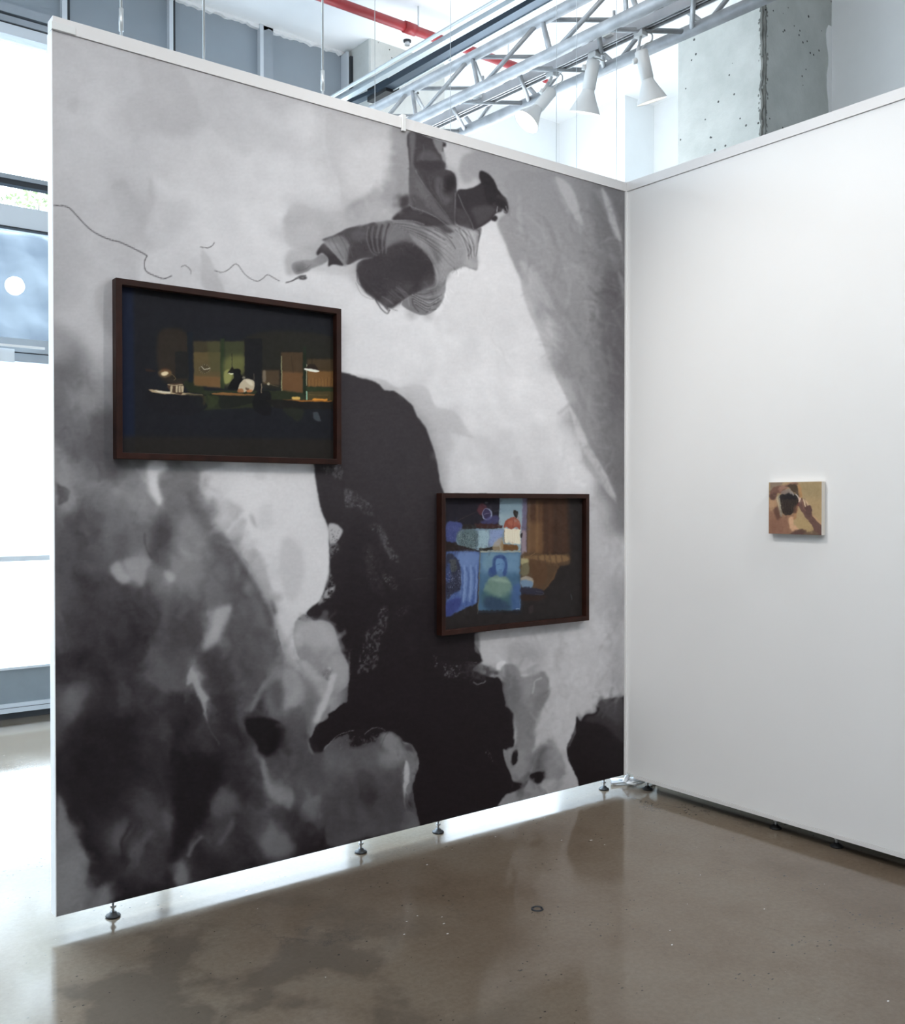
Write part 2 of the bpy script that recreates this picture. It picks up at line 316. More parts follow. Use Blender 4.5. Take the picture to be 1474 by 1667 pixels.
def paint_mural():
    C = Canvas(74, 36, 1030, 1500, 1.0, (190,190,190))
    # broad tones of the print, with dimmer light near its top painted in
    g = """78 60 172 200 60 176 330 100 172 460 140 174 560 190 172 640 190 165 900 290 140 980 310 122
    100 150 176 180 160 180 300 150 174 400 200 182 480 220 184 540 240 176 600 260 172
    100 250 176 200 260 178 260 220 172 340 270 190 440 290 192 520 300 190 600 320 165
    100 330 172 180 350 176 260 350 182 340 380 194 440 390 198 520 380 180
    100 420 168 150 430 174 300 440 190 400 440 196 500 500 200 600 560 206 560 590 205
    100 480 165 130 520 178 160 560 182 175 520 170 650 570 206 700 600 206 750 540 206
    100 560 140 125 590 110 165 590 165 105 620 95 150 640 120 180 640 125 175 690 85
    105 680 88 140 720 92 180 750 90 220 740 92 760 620 202 760 700 196 820 620 202 860 700 200 800 760 198 870 780 198
    820 350 182 800 420 196 800 480 200 850 480 196 880 560 200 900 640 202 930 720 205 950 790 205 980 830 190
    820 330 135 880 340 138 930 340 135 980 350 118 1010 360 88 870 400 142 930 420 136 980 430 110 1010 450 72
    900 480 134 950 500 124 990 540 100 1012 560 66 930 580 128 970 620 112 1005 660 84 960 690 128 990 730 108 1012 760 84 1000 800 112 1012 840 120
    975 900 185 1000 900 170 975 980 185 1005 980 160 990 1060 180 1005 1080 165 960 1030 190 920 1040 178 870 1040 175 820 1040 185 800 1070 180
    860 1100 160 900 1080 180 950 1120 195 980 1110 190 920 1180 190 880 1200 185 850 1150 135 860 1250 130 940 1180 185
    250 790 150 300 790 118 340 780 175 400 770 205 480 770 206 520 780 206 400 830 205 470 840 206 500 880 200 540 850 200
    420 880 206 470 920 186 500 940 196 520 920 204 450 960 205 480 970 196 440 870 205 400 900 204 385 870 206 370 850 190
    105 780 130 150 790 98 200 800 112 230 800 118 105 850 100 140 850 80 200 860 110 225 870 118
    105 900 88 150 910 84 200 900 96 240 880 110 105 960 84 150 960 66 200 960 64 105 1020 76 150 1020 60 200 1020 54 250 1020 56 300 1010 60
    270 880 80 300 860 120 290 920 112 340 880 120 370 880 105 300 950 105 340 950 122 390 920 100 400 960 96 340 1000 90 380 1010 78 410 1020 84 310 990 80
    430 1000 110 440 1060 90 400 1080 76 350 1080 52 300 1080 50 250 1080 48 200 1080 52 150 1080 44 105 1080 44
    120 1130 74 105 1170 58 160 1130 52 230 1140 56 300 1140 46 330 1130 52 360 1140 52 390 1140 70 420 1110 90
    140 1190 32 200 1190 34 250 1170 46 300 1190 42 330 1190 50 370 1200 46 410 1180 74 140 1240 32 200 1240 34 250 1250 36 300 1250 28 340 1240 28 370 1250 42 410 1250 66
    110 1300 34 160 1300 32 220 1310 44 270 1320 52 310 1320 26 330 1340 28 370 1300 62 400 1300 52 430 1300 86 460 1260 72 480 1300 80
    130 1350 40 170 1350 48 200 1350 56 230 1350 40 270 1360 60 300 1370 24 330 1380 48 370 1350 60 400 1370 50 440 1350 70 470 1350 54 500 1310 96 530 1270 76
    160 1400 34 200 1400 44 230 1400 50 260 1400 44 280 1420 24 310 1410 80 340 1400 44 390 1390 60 440 1380 86 470 1390 44 500 1350 70 540 1330 66 580 1300 80 640 1280 72
    560 1240 92 600 1220 100 640 1250 110 660 1300 84 600 1350 58 560 1360 60 640 1350 66 520 1390 38 430 1410 40 350 1440 34 250 1440 26 200 1450 26 160 1440 60 150 1420 60
    480 1040 152 510 1030 165 540 1060 158 520 1090 140 490 1100 140 460 1090 128 470 1130 140 500 1140 130 530 1120 150 480 1180 92 440 1180 70 510 1200 84 460 1220 66 500 1240 70"""
    v = [float(k) for k in g.split()]
    C.rbf([v[i:i+3] for i in range(0, len(v), 3)], 17)
    hh, ww = C.h, C.w
    yy, xx = np.mgrid[0:hh, 0:ww]; yy = yy+36.; xx = xx+74.
    smoke = np.clip((yy-560)/200, 0, 1)*np.clip((560-xx)/120, 0, 1)
    C.noise(90, 13, 5, 3); C.noise(64, 30, 6, 11, .8, mask=smoke); C.noise(24, 13, 4, 12, .7, mask=smoke)
    P, L, E = C.poly, C.line, C.ell
    # ---- upper left plaster-like clouds
    C.at(0, 0, .3392)
    P([(660,260),(800,290),(900,380),(960,560),(840,640),(640,660),(590,560),(610,460),(680,420)], 166, 5, .8)
    P([(540,880),(600,870),(640,930),(700,950),(720,830),(740,960),(690,1120),(720,1160),(600,1110),(560,1000)], 160, 4, .8)
    P([(480,640),(560,590),(640,640),(600,720),(500,740)], 188, 3, .35); P([(330,480),(380,470),(370,540),(335,540)], 162, 3, .5)
    P([(680,660),(820,650),(960,700),(1100,760),(1000,900),(800,920),(720,800)], 190, 8, .6)
    P([(1380,1000),(1474,990),(1474,1160),(1380,1170)], 172, 3, .8)
    C.at(80, 300, .3256)
    P([(1200,130),(1280,110),(1380,150),(1474,140),(1474,260),(1380,270),(1330,330),(1250,270),(1220,310),(1195,270)], 168, 2.5, .85)
    P([(1200,330),(1280,360),(1330,330),(1350,380),(1250,420),(1190,450)], 160, 3, .8)
    P([(760,330),(800,360),(830,420),(870,520),(880,540),(775,520),(762,440)], 168, 1.5, .85)
    P([(380,180),(480,240),(520,330),(420,290),(350,240)], 168, 6, .7); P([(230,540),(330,480),(335,760),(270,700)], 150, 5, .5)
    # curling wire
    # ---- area above and around the falling figure
    C.at(440, 180, .2849)
    P([(330,20),(440,10),(690,80),(680,300),(640,420),(520,510),(430,540),(390,400),(350,290),(318,180)], 167, 1.5, .85)
    P([(480,200),(640,170),(670,300),(630,420),(520,500),(430,440),(440,300)], 186, 12, .8)
    P([(690,100),(790,130),(800,620),(620,640),(480,660),(420,600),(480,520),(600,460),(680,380)], 128, 5, .85)
    P([(100,580),(420,570),(620,500),(720,620),(480,680),(320,740),(280,800),(170,800),(100,740)], 158, 5, .85)
    P([(160,660),(260,640),(300,700),(220,790),(160,770)], 176, 5, .7)
    P([(100,810),(300,760),(300,850),(220,900),(120,940),(90,900)], 158, 5, .8)
    P([(430,880),(520,840),(560,1000),(560,1060),(470,980)], 165, 6, .7)
    P([(1000,190),(1150,230),(1130,330),(1200,420),(1080,460),(1060,350),(1000,290)], 176, 4, .8)
    P([(1150,240),(1474,310),(1474,980),(1380,860),(1300,650),(1360,560),(1300,430),(1230,350),(1120,420),(1080,330)], 141, 4, .9)
    P([(1200,640),(1270,620),(1330,720),(1400,900),(1474,1040),(1474,1263),(960,1263),(1000,1100),(1020,940),(1180,900)], 196, 2, .85)
    P([(1360,800),(1390,870),(1440,960),(1474,1000),(1474,780),(1330,620)], 141, 3, .8)
    # ---- trousers and coat tail going up
    P([(790,128),(930,160),(1000,184),(990,215),(1000,290),(1000,335),(1040,350),(1062,400),(1062,660),(1040,700),(900,640),(740,610),(800,540),(795,300)], 52, .8)
    P([(795,130),(830,135),(815,330),(805,320)], 96, 2, .8)
    P([(930,165),(985,178),(975,250),(950,215)], 118, 1, .9); P([(975,240),(1000,240),(1003,300),(985,290)], 150, .8, .8)
    P([(1000,184),(1004,205),(985,200)], 40, .5)
    P([(860,240),(910,225),(950,245),(975,275),(940,290),(880,290),(840,300)], 74, 3, .9)
    P([(805,318),(850,320),(900,345),(960,330),(1004,330),(990,290),(930,290),(860,285)], 45, 2, .8)
    P([(740,500),(790,480),(800,530),(760,560),(735,540)], 48, 3, .9)
    P([(700,625),(740,575),(800,545),(850,580),(960,620),(1050,690),(1000,700),(900,700),(800,650)], 46, 1.5)
    P([(800,300),(840,345),(900,450),(960,540),(1045,650),(1056,672),(960,610),(870,575),(800,540)], 82, 1, .95)
    P([(810,480),(860,500),(900,560),(960,600),(900,590),(820,550)], 64, 2, .8); P([(830,380),(870,430),(900,500),(850,470)], 92, 3, .7)
    L([(835,342),(860,395),(930,490),(1000,580),(1050,655)], 1.2, 128, .6, .8)
    P([(840,342),(900,370),(960,340),(1030,345),(1062,400),(1062,560),(1056,660),(1000,580),(930,490),(870,400)], 54, 1)
    P([(1000,380),(1050,370),(1060,440),(1010,470),(995,430)], 28, 3, .9); P([(950,380),(985,400),(985,480),(1040,500),(1000,540),(950,470)], 84, 4, .75)
    L([(1060,470),(1057,560),(1058,658)], 1.3, 120, .6, .8); L([(800,545),(860,570),(950,610),(1040,680)], 1.1, 120, .6, .8)
    # second leg, trouser cuff and shoes
    P([(1070,460),(1130,448),(1180,430),(1240,400),(1300,450),(1330,500),(1325,570),(1290,590),(1262,625),(1200,668),(1160,682),(1066,650),(1062,560)], 40, .7)
    P([(1195,352),(1215,347),(1250,365),(1285,410),(1300,450),(1320,480),(1350,510),(1362,550),(1355,588),(1335,585),(1330,560),(1300,560),(1240,520),(1220,440),(1195,390)], 30, .6)
    P([(1262,620),(1285,600),(1300,612),(1285,634)], 35, .6); P([(1150,560),(1230,540),(1290,560),(1260,610),(1200,655),(1180,640)], 66, 2.5, .8)
    L([(1075,480),(1110,560),(1150,640),(1165,680)], 1.4, 100, .8, .8); P([(1066,560),(1120,580),(1150,660),(1100,650),(1066,630)], 58, 2, .8)
    for q in ((1345,545,1352,575),(1335,575,1345,582),(1300,545,1296,580)): L([q[:2], q[2:]], .9, 190, .4, .8)
    # coat body
    P([(410,690),(480,662),(600,640),(700,628),(800,632),(900,660),(1060,655),(1160,682),(1205,668),(1200,720),(1180,790),(1185,905),(1150,905),(1110,890),(1070,905),(1020,930),(1000,1000),(985,1080),(940,1140),(870,1168),(800,1140),(755,1105),(800,1060),(700,900),(560,840),(440,878),(430,800),(360,740)], 102, 1)
    P([(880,700),(1060,660),(1160,690),(1180,790),(1120,880),(1050,900),(1000,960),(960,880),(900,800)], 138, 5, .85)
    P([(1090,690),(1180,690),(1170,770),(1120,740)], 158, 3, .8); P([(1110,820),(1180,800),(1185,900),(1120,880)], 148, 4, .8)
    P([(640,700),(760,660),(880,700),(960,760),(980,860),(930,860),(850,760),(740,740)], 84, 5, .8)
    P([(795,700),(850,710),(900,760),(940,830),(960,900),(900,820),(830,760)], 128, 2, .8)
    P([(740,610),(860,620),(960,670),(1000,700),(1050,690),(940,620),(860,590),(780,570)], 52, 2, .8)
    for q in ([(830,640),(920,690),(1000,740)],[(900,650),(980,690),(1040,730)],[(1060,680),(1110,730),(1150,790)],[(1080,670),(1140,720),(1160,760)],[(940,680),(1010,720),(1060,790)],[(1140,770),(1150,800),(1140,830)],[(1130,790),(1142,812),(1128,830)],[(1160,680),(1195,690),(1190,760),(1178,830)]): L(q, 1.3, 62, .8, .75)
    for q in ([(820,650),(910,700),(990,750)],[(900,735),(980,800),(1040,870)],[(1040,700),(1090,760),(1130,840)],[(700,630),(800,628),(880,650)]): L(q, 1.3, 150, .9, .6)
    # sleeve
    P([(298,742),(360,715),(410,690),(440,672),(530,660),(600,640),(640,700),(640,830),(560,840),(500,850),(436,880),(430,800),(450,765)], 62, 1)
    P([(305,748),(400,716),(450,770),(436,880),(420,885),(390,840),(340,790)], 110, 1.2, .9)
    P([(268,808),(300,760),(330,780),(390,845),(418,886),(360,880),(333,890),(330,850),(300,815),(272,830)], 44, .7)
    P([(470,690),(560,680),(560,720),(480,740)], 80, 4, .7); P([(580,660),(700,640),(660,740),(600,830),(560,760)], 78, 3, .7)
    for q in ([(600,660),(590,720),(600,780)],[(640,650),(620,740),(640,820)],[(680,650),(650,740),(660,800)],[(560,680),(570,740)]): L(q, 1.6, 45, 1, .7)
    for q in ([(620,660),(605,740),(620,800)],[(665,650),(640,740),(650,800)],[(720,650),(680,720),(640,800)]): L(q, 1.4, 108, 1, .6)
    # hand
    P([(122,885),(150,860),(200,852),(250,850),(290,822),(318,830),(330,855),(300,880),(240,900),(210,920),(160,938),(135,925)], 118, 1)
    P([(140,880),(190,865),(200,900),(160,925)], 96, 2, .7); L([(150,920),(200,905),(235,880)], 1, 80, .6, .7); L([(170,868),(215,885)], 1, 90, .6, .7)
    L([(90,982),(120,974),(150,958),(180,945),(205,944)], 1.3, 50, .5); E(190, 957, 20, 9, 70, .7)
    # head of hair and dark shoulder
    P([(500,880),(540,850),(600,835),(660,790),(740,760),(820,765),(890,820),(935,880),(945,950),(930,1000),(880,1015),(830,1040),(800,1060),(740,1100),(690,1130),(660,1120),(600,1080),(560,1050),(520,1000),(500,940)], 44, 1.1)
    P([(660,790),(740,745),(830,765),(760,830),(680,840)], 56, 4, .8)
    P([(640,1000),(760,960),(820,1000),(790,1060),(700,1120),(620,1080)], 62, 6, .5)
    P([(500,880),(520,862),(540,850),(520,900),(510,960),(498,930)], 60, 1.5, .8)
    for i in range(60):
        t = i/60; a = 2.35+t*2.1; x = 700+math.cos(a)*195; y = 940-math.sin(a)*0; x = 505+t*170; y = 900+t*215
        L([(x+30,y-40),(x+2,y),(x-10+(i*37%17),y+16+(i*13%11)),(x+4+(i*7%13),y+30+(i*29%19))], .9, 44, .4, .8)
    P([(820,1000),(860,985),(900,990),(880,1015),(830,1045),(800,1060),(790,1030)], 36, 2, .8)
    P([(930,880),(950,900),(965,960),(945,1010),(900,1020),(935,990),(946,950)], 160, 2, .6)
    P([(640,700),(720,660),(800,650),(860,680),(800,720),(740,735),(680,760)], 108, 5, .6)
    P([(480,760),(560,740),(640,740),(650,800),(560,835),(500,846),(450,860)], 50, 4, .7)
    rg = np.random.RandomState(3)
    for i in range(26):
        t = rg.rand(); x = 500+t*180; y = 900+t*200
        L([(x+20,y-30),(x-6+rg.rand()*8,y+10),(x+4+rg.rand()*14,y+34),(x+30+rg.rand()*26,y+40+rg.rand()*18)], .7, 50, .4, .7)
    for i in range(22):
        t = rg.rand(); x = 690+t*120; y = 1110-t*60
        L([(x-60,y-60+rg.rand()*20),(x-20,y-20),(x+rg.rand()*10,y)], .8, 92, .5, .5)
    L([(495,930),(500,980),(530,1010),(560,1040),(590,1070)], .9, 60, .4, .8); L([(490,985),(520,1045),(570,1075),(590,1078)], .6, 90, .4, .7); L([(600,1075),(630,1130),(668,1158),(682,1140)], 2.2, 60, .6, .9)
    # gathered shoulder at bottom right of the head
    P([(750,1105),(800,1060),(830,1045),(900,1015),(960,980),(1000,1000),(985,1080),(940,1140),(870,1168),(800,1140)], 112, 1)
    for q in ([(820,1050),(880,1080),(940,1075),(980,1050)],[(825,1060),(880,1110),(930,1110),(975,1085)],[(820,1070),(850,1120),(900,1140),(945,1135)],[(815,1075),(820,1110),(850,1150)],[(830,1045),(880,1050),(950,1030)]): L(q, 1.7, 55, .8, .8)
    for q in ([(830,1050),(890,1068),(960,1050)],[(830,1068),(880,1098),(950,1095)],[(822,1080),(860,1130),(910,1150)],[(790,1070),(800,1120)]): L(q, 1.5, 150, .8, .7)
    P([(960,880),(1010,900),(1010,960),(960,1000),(940,1000),(950,930)], 134, 3, .8)
    # ---- dark diagonal veil at the right
    C.at(780, 280, .372)
    P([(80,225),(120,330),(170,440),(210,590),(265,715),(330,880),(400,1030),(470,1200),(560,1400),(640,1560),(650,1590),(700,1500),(700,60),(640,85),(330,10),(120,10),(130,160)], 133, 1.2, .55)
    P([(500,80),(640,90),(640,1500),(560,1300),(520,900),(520,400)], 96, 12, .55)
    P([(560,440),(645,460),(645,980),(590,1000),(540,760)], 74, 9, .5)
    P([(335,20),(400,60),(430,140),(455,235),(425,205),(380,130)], 178, 2, .7); P([(535,70),(560,100),(600,200),(625,295),(600,280),(560,180)], 182, 1.6, .75)
    P([(180,390),(210,400),(290,520),(330,600),(270,570),(200,500)], 160, 4, .5); P([(290,620),(315,640),(325,710),(300,700)], 168, 2.5, .6)
    P([(560,320),(590,360),(610,440),(580,400)], 130, 3, .6); P([(610,430),(640,500),(640,600),(620,520)], 140, 2, .6)
    P([(390,1020),(430,1080),(480,1190),(540,1290),(600,1420),(560,1390),(500,1290),(440,1180)], 190, 1.6, .75)
    P([(440,1170),(480,1250),(540,1320),(600,1440),(560,1400),(480,1300)], 158, 1.5, .7)
    L([(520,560),(500,640),(490,700),(480,780)], 4, 104, 5, .6); L([(590,700),(570,900),(600,1100)], 5, 92, 6, .5)
    for i in range(40):
        x = 330+rg.rand()*290; y = 250+rg.rand()*900
        if x < 150+(y-250)*.4: continue
        L([(x,y),(x+8+rg.rand()*20,y+40+rg.rand()*60)], 2+rg.rand()*4, 96+rg.rand()*60, 3, .25)
    P([(-40,1150),(60,1160),(130,1110),(160,1200),(100,1330),(40,1290)], 184, 5, .5); P([(150,1260),(180,1240),(190,1330),(150,1350)], 178, 3, .5)
    P([(200,820),(240,800),(230,900),(205,900)], 190, 3, .5)
    # ---- the great black shape
    C.at(480, 580, .3119)
    P([(320,95),(400,110),(460,122),(540,160),(650,150),(700,180),(740,260),(840,290),(900,380),(930,430),(820,400),(700,400),(640,300),(560,200),(470,180),(380,130)], 174, 2, .75)
    P([(560,160),(640,155),(700,240),(820,400),(800,640),(770,700),(740,560),(700,420),(640,290)], 178, 5, .6)
    P([(735,200),(740,215),(728,220)], 206, 1, .8)
    P([(100,540),(240,80),(280,88),(330,108),(400,125),(440,145),(470,178),(520,180),(570,215),(620,260),(640,310),(690,380),(715,460),(740,540),(755,620),(760,660),(775,715),(1000,715),(1000,1440),(945,1455),(940,1510),(975,1560),(970,1600),(930,1640),(1100,1700),(1140,1900),(280,2300),(280,1700),(270,1590),(240,1540),(222,1470),(200,1410),(165,1388),(100,1385),(62,1360),(60,1335),(90,1305),(130,1280),(150,1240),(175,1130),(178,1000),(180,900),(160,860),(130,760),(112,680),(108,600)], 46, .7, smooth=False)
    P([(108,566),(255,566),(255,300),(500,200),(700,430),(760,700),(760,900),(700,1200),(500,1300),(300,1100),(160,860)], 50, 20, .6)
    P([(300,1200),(700,1250),(900,1500),(900,1900),(300,2200),(280,1600)], 30, 25, .7)
    P([(300,860),(480,1000),(560,1500),(330,1900),(280,1600),(200,1350)], 34, 18, .6)
    # scaly light patches inside it
    P([(140,575),(250,575),(245,640),(215,645),(200,620),(160,610)], 84, 1.5, .8, speck=1.5)
    for q, n, c in (([(235,700),(290,695),(340,730),(400,780),(420,830),(370,830),(330,785),(290,790),(250,780),(225,760)], 120, 128),
                 ([(390,870),(440,880),(480,930),(500,990),(540,1050),(535,1080),(500,1060),(470,1000),(440,940),(400,900)], 90, 125),
                 ([(380,1000),(410,1060),(400,1200),(380,1180)], 30, 90),
                 ([(440,1130),(500,1140),(540,1180),(530,1225),(490,1200)], 60, 110),
                 ([(440,1320),(490,1310),(485,1400),(450,1500),(440,1600),(400,1650),(330,1660),(340,1560),(370,1440),(420,1400)], 170, 110),
                 ([(530,1330),(600,1290),(590,1340),(540,1370)], 26, 80), ([(570,1480),(620,1490),(610,1560)], 20, 70), ([(280,1520),(300,1520),(300,1660),(285,1660)], 20, 62),
                 ([(360,1000),(440,1020),(470,1240),(400,1220)], 60, 74)):
        P(q, 74 if n > 60 else 56, 2, .8, speck=1.6); C.flecks(q, n, c, 1.0, .7)
    L([(620,1165),(690,1160)], .8, 80, .5, .7)
    # lighter fragments on its left edge
    P([(178,875),(215,875),(245,905),(240,940),(215,975),(190,985),(180,930)], 172, 1, .95); C.flecks([(185,900),(235,900),(230,960),(195,970)], 16, 60, 1.3, .9)
    P([(185,985),(225,975),(230,1010),(200,1040),(178,1055)], 92, 1.5, .9, speck=2); C.flecks([(185,985),(225,985),(225,1020),(180,1050)], 30, 150, .8, .7)
    P([(185,1135),(205,1170),(213,1200),(195,1250),(150,1280),(120,1300),(130,1270),(165,1220),(180,1180)], 160, 2, .9, speck=1.6)
    P([(10,1370),(50,1345),(95,1384),(40,1397)], 118, 1, .9); C.flecks([(10,1370),(50,1345),(95,1384),(40,1397)], 26, 50, .8, .8)
    # white field left of it
    C.at(80, 700, .3256)
    C.u = 1.0; P([(760,215),(1333,210),(1340,330),(1380,450),(1402,540),(1398,640),(1400,740),(1350,850),(1290,900),(1235,950),(1220,1000),(1225,1090),(1180,1010),(1130,920),(1110,840),(1060,740),(960,640),(900,560),(900,450),(800,390),(760,320)], 206, 2, .8)
    P([(1170,540),(1240,560),(1280,680),(1240,830),(1190,850),(1160,760),(1155,640)], 186, 5, .8)
    P([(780,400),(880,360),(950,400),(930,460),(860,520),(800,460)], 168, 5, .8); P([(1000,430),(1020,440),(1040,500),(1015,480)], 150, 2.5, .7); P([(1050,400),(1110,380),(1120,480),(1050,500)], 190, 5, .6)
    P([(1000,620),(1060,640),(1100,720),(1110,800),(1060,760),(1010,700)], 172, 3, .8)
    P([(1030,215),(1085,215),(1080,245),(1040,240)], 190, 2.5, .6)
    C.u = 1.5
    # shoulder-like smoke edge and dark masses
    P([(560,205),(740,205),(750,260),(740,330),(780,400),(860,500),(920,600),(960,660),(1040,730),(1090,830),(1130,930),(1160,1020),(1160,1140),(1060,1290),(500,1290),(560,900),(500,760),(520,640),(490,580),(540,440),(560,340),(545,280)], 108, 3, .6)
    P([(560,210),(650,200),(740,240),(700,300),(650,340),(580,330),(548,280)], 116, 4, .75); P([(540,420),(620,400),(610,560),(560,640),(515,630),(495,560)], 66, 6, .85)
    P([(700,300),(760,380),(870,500),(930,620),(1000,720),(960,700),(860,640),(780,560),(730,420)], 80, 7, .75)
    P([(630,460),(720,430),(800,560),(760,640),(800,760),(720,840),(640,760),(600,740),(560,690),(640,620)], 132, 9, .7)
    P([(790,620),(900,640),(960,740),(920,840),(830,820),(790,720)], 100, 9, .6)
    P([(580,700),(620,710),(635,740),(600,765)], 168, 4, .6); P([(940,700),(1030,740),(1090,840),(1140,980),(1160,1100),(1120,1240),(900,1290),(860,1080),(900,900)], 78, 9, .75)
    P([(1010,830),(1080,880),(1090,1000),(1030,960)], 104, 8, .6); P([(600,840),(760,900),(820,1000),(720,1100),(600,1000)], 62, 12, .8)
    P([(900,880),(910,900),(870,1000),(830,1060),(770,1100),(780,1040),(820,960),(790,920),(820,900)], 168, 3, .8)
    P([(820,880),(870,860),(900,880),(840,930)], 120, 6, .6); P([(740,1100),(860,1080),(900,1290),(760,1290)], 48, 9, .8)
    P([(1130,930),(1165,1020),(1200,1080),(1240,1140),(1300,1200),(1180,1180),(1150,1090)], 168, 3, .7)
    L([(1110,860),(1140,960),(1165,1040),(1175,1110)], 3, 84, 2.5, .7); L([(1180,1030),(1210,1090),(1245,1150)], 2, 120, 1.5, .7)
    P([(1225,960),(1300,965),(1360,955),(1410,975),(1440,1040),(1460,1110),(1474,1150),(1474,1290),(1300,1290),(1250,1160),(1225,1090)], 150, 1, .8)
    # left smoke lights
    P([(500,160),(590,160),(570,205),(550,260),(560,320),(565,350),(550,380),(520,350),(500,300),(495,220)], 206, 3, .9)
    P([(36,220),(90,230),(130,290),(110,380),(40,410)], 142, 5, .8); P([(30,262),(70,266),(96,290),(80,320),(60,350),(30,356)], 78, 1, .9)
    P([(90,410),(200,390),(250,480),(180,560),(100,500)], 68, 8, .8); P([(140,460),(170,470),(190,515),(160,515)], 118, 4, .6)
    P([(470,560),(480,600),(510,640),(490,700),(480,760),(430,800),(360,770),(320,720),(300,690),(340,650),(400,640),(440,600)], 130, 4, .85)
    P([(300,690),(350,660),(370,700),(400,740),(370,770),(320,730)], 158, 5, .7); P([(370,650),(440,640),(505,645),(485,700),(470,760),(410,740)], 142, 4, .8)
    P([(400,500),(470,540),(480,600),(400,560)], 108, 7, .5)
    P([(36,880),(70,900),(75,960),(60,1060),(36,1100)], 88, 2.5, .7)
    P([(60,880),(200,780),(340,860),(300,960),(180,1060),(80,1100)], 56, 14, .6)
    P([(700,1160),(740,1150),(770,1290),(690,1290)], 128, 4, .7)
    # ---- bottom left
    C.at(80, 1080, .3256)
    P([(690,80),(715,20),(745,60),(765,130),(795,175),(780,200),(785,280),(770,230),(745,160),(720,90),(690,100)], 150, 2, .85)
    P([(60,150),(120,110),(180,140),(160,230),(90,300),(60,260)], 104, 9, .7)
    P([(130,260),(420,240),(480,420),(400,560),(140,560),(90,460)], 26, 16, .75)
    P([(80,560),(380,520),(420,700),(300,790),(130,830),(80,700)], 26, 13, .6)
    P([(36,680),(70,720),(110,850),(150,900),(190,1000),(185,1130),(340,1080),(360,1160),(36,1262)], 122, 3, .9)
    P([(50,900),(120,870),(140,900),(90,960),(40,960)], 88, 4, .7); P([(60,960),(140,930),(180,1000),(170,1090),(60,1230)], 140, 8, .5)
    P([(100,830),(150,880),(195,990),(190,1090),(330,1060),(260,940)], 34, 5, .8)
    P([(630,480),(860,470),(830,660),(740,860),(650,960),(590,1120),(540,1150),(600,980),(630,800)], 22, 7, .85)
    P([(350,640),(480,640),(620,700),(620,800),(560,860),(480,760),(400,720)], 72, 9, .6); P([(560,730),(620,780),(600,850),(560,800)], 88, 6, .6)
    P([(300,820),(380,790),(400,850),(350,930),(300,920)], 88, 8, .75); P([(380,930),(470,860),(510,850),(430,950),(390,980)], 96, 5, .7)
    P([(360,960),(440,960),(500,1060),(420,1130),(360,1060)], 72, 8, .6); P([(500,870),(600,850),(600,1000),(520,1120),(450,1000)], 54, 8, .6)
    L([(400,800),(370,900),(360,1000)], 4, 32, 3, .7); P([(350,1050),(560,1130),(540,1150),(360,1200)], 24, 6, .8)
    P([(610,1000),(650,985),(690,1030),(680,1090),(640,1110),(610,1060)], 112, 4.5, .85); L([(690,960),(730,890),(760,860)], 5, 100, 3.5, .8)
    P([(700,980),(820,940),(900,980),(880,1050),(700,1090)], 36, 8, .7)
    P([(810,700),(870,640),(940,670),(960,720),(900,760),(840,770)], 92, 6, .8); P([(860,700),(920,690),(940,730),(880,740)], 60, 3.5, .6)
    L([(860,880),(900,820),(930,780)], 7, 92, 5, .7); P([(780,860),(900,840),(960,900),(860,960),(760,940)], 70, 8, .6)
    P([(1060,820),(1140,800),(1200,870),(1220,940),(1150,970),(1080,950),(1050,900)], 104, 7, .85); P([(960,740),(1040,760),(1060,840),(960,860)], 70, 7, .6)
    P([(1020,400),(1070,480),(1110,580),(1160,620),(1210,640),(1215,720),(1150,690),(1095,640),(1070,540)], 124, 3.5, .85)
    P([(1110,440),(1300,460),(1360,560),(1340,640),(1200,600),(1130,540)], 84, 9, .7)
    P([(1230,560),(1300,600),(1350,650),(1310,680),(1240,640)], 96, 5, .5)
    P([(1260,740),(1300,700),(1355,660),(1350,730),(1310,790),(1270,780)], 128, 4, .85); P([(1340,730),(1370,760),(1350,780)], 112, 2, .6); P([(1235,790),(1250,780),(1262,850),(1250,850)], 100, 3, .6)
    P([(1180,660),(1240,760),(1230,860),(1180,820),(1150,740)], 44, 6, .6)
    P([(1390,760),(1430,760),(1420,820),(1395,810)], 84, 5, .6); P([(1440,680),(1490,700),(1490,760),(1440,740)], 92, 6, .6)
    P([(1100,0),(1130,10),(1100,80),(1020,220),(990,300),(960,340),(930,300),(1000,160)], 96, 6, .5)
    L([(1125,15),(1080,80),(1040,160),(1005,240)], 3, 120, 2.5, .7)
    P([(990,282),(1050,268),(1130,275),(1180,310),(1180,380),(1140,440),(1090,455),(1060,430),(1040,385),(1000,345)], 20, 2, .97)
    P([(1170,290),(1220,320),(1220,440),(1150,470),(1160,400)], 62, 6, .7)
    C.u = 1.0
    C.at(0, 0, 1)
    C.wisps([(92,600),(190,600),(190,760),(330,760),(420,900),(470,1080),(480,1390),(96,1480)], 380, 60, 13, 1.25, 20, 6, .30, 3)
    C.wisps([(92,600),(190,600),(190,760),(330,760),(420,900),(470,1080),(480,1390),(96,1480)], 700, 26, 5, 1.1, 22, 2.5, .30, 4)
    C.wisps([(250,760),(340,760),(450,980),(400,1100),(260,1100)], 160, 50, 10, 1.35, 30, 5, .35, 14)
    m = np.clip((yy-580)/120, 0, 1)*np.clip((500-xx)/70, 0, 1)*np.clip(1-np.maximum(0, xx-330-(yy-700)*.45)/50*(yy < 1060), 0, 1)
    C.warp(13*m, 50, 31, 4)
    # crisp lights and creases of the smoke
    C.at(80, 700, .3256); C.u = 1.0
    P([(497,165),(588,165),(566,205),(550,260),(560,320),(566,345),(552,378),(524,345),(505,300),(498,220)], 204, 2.5, .85)
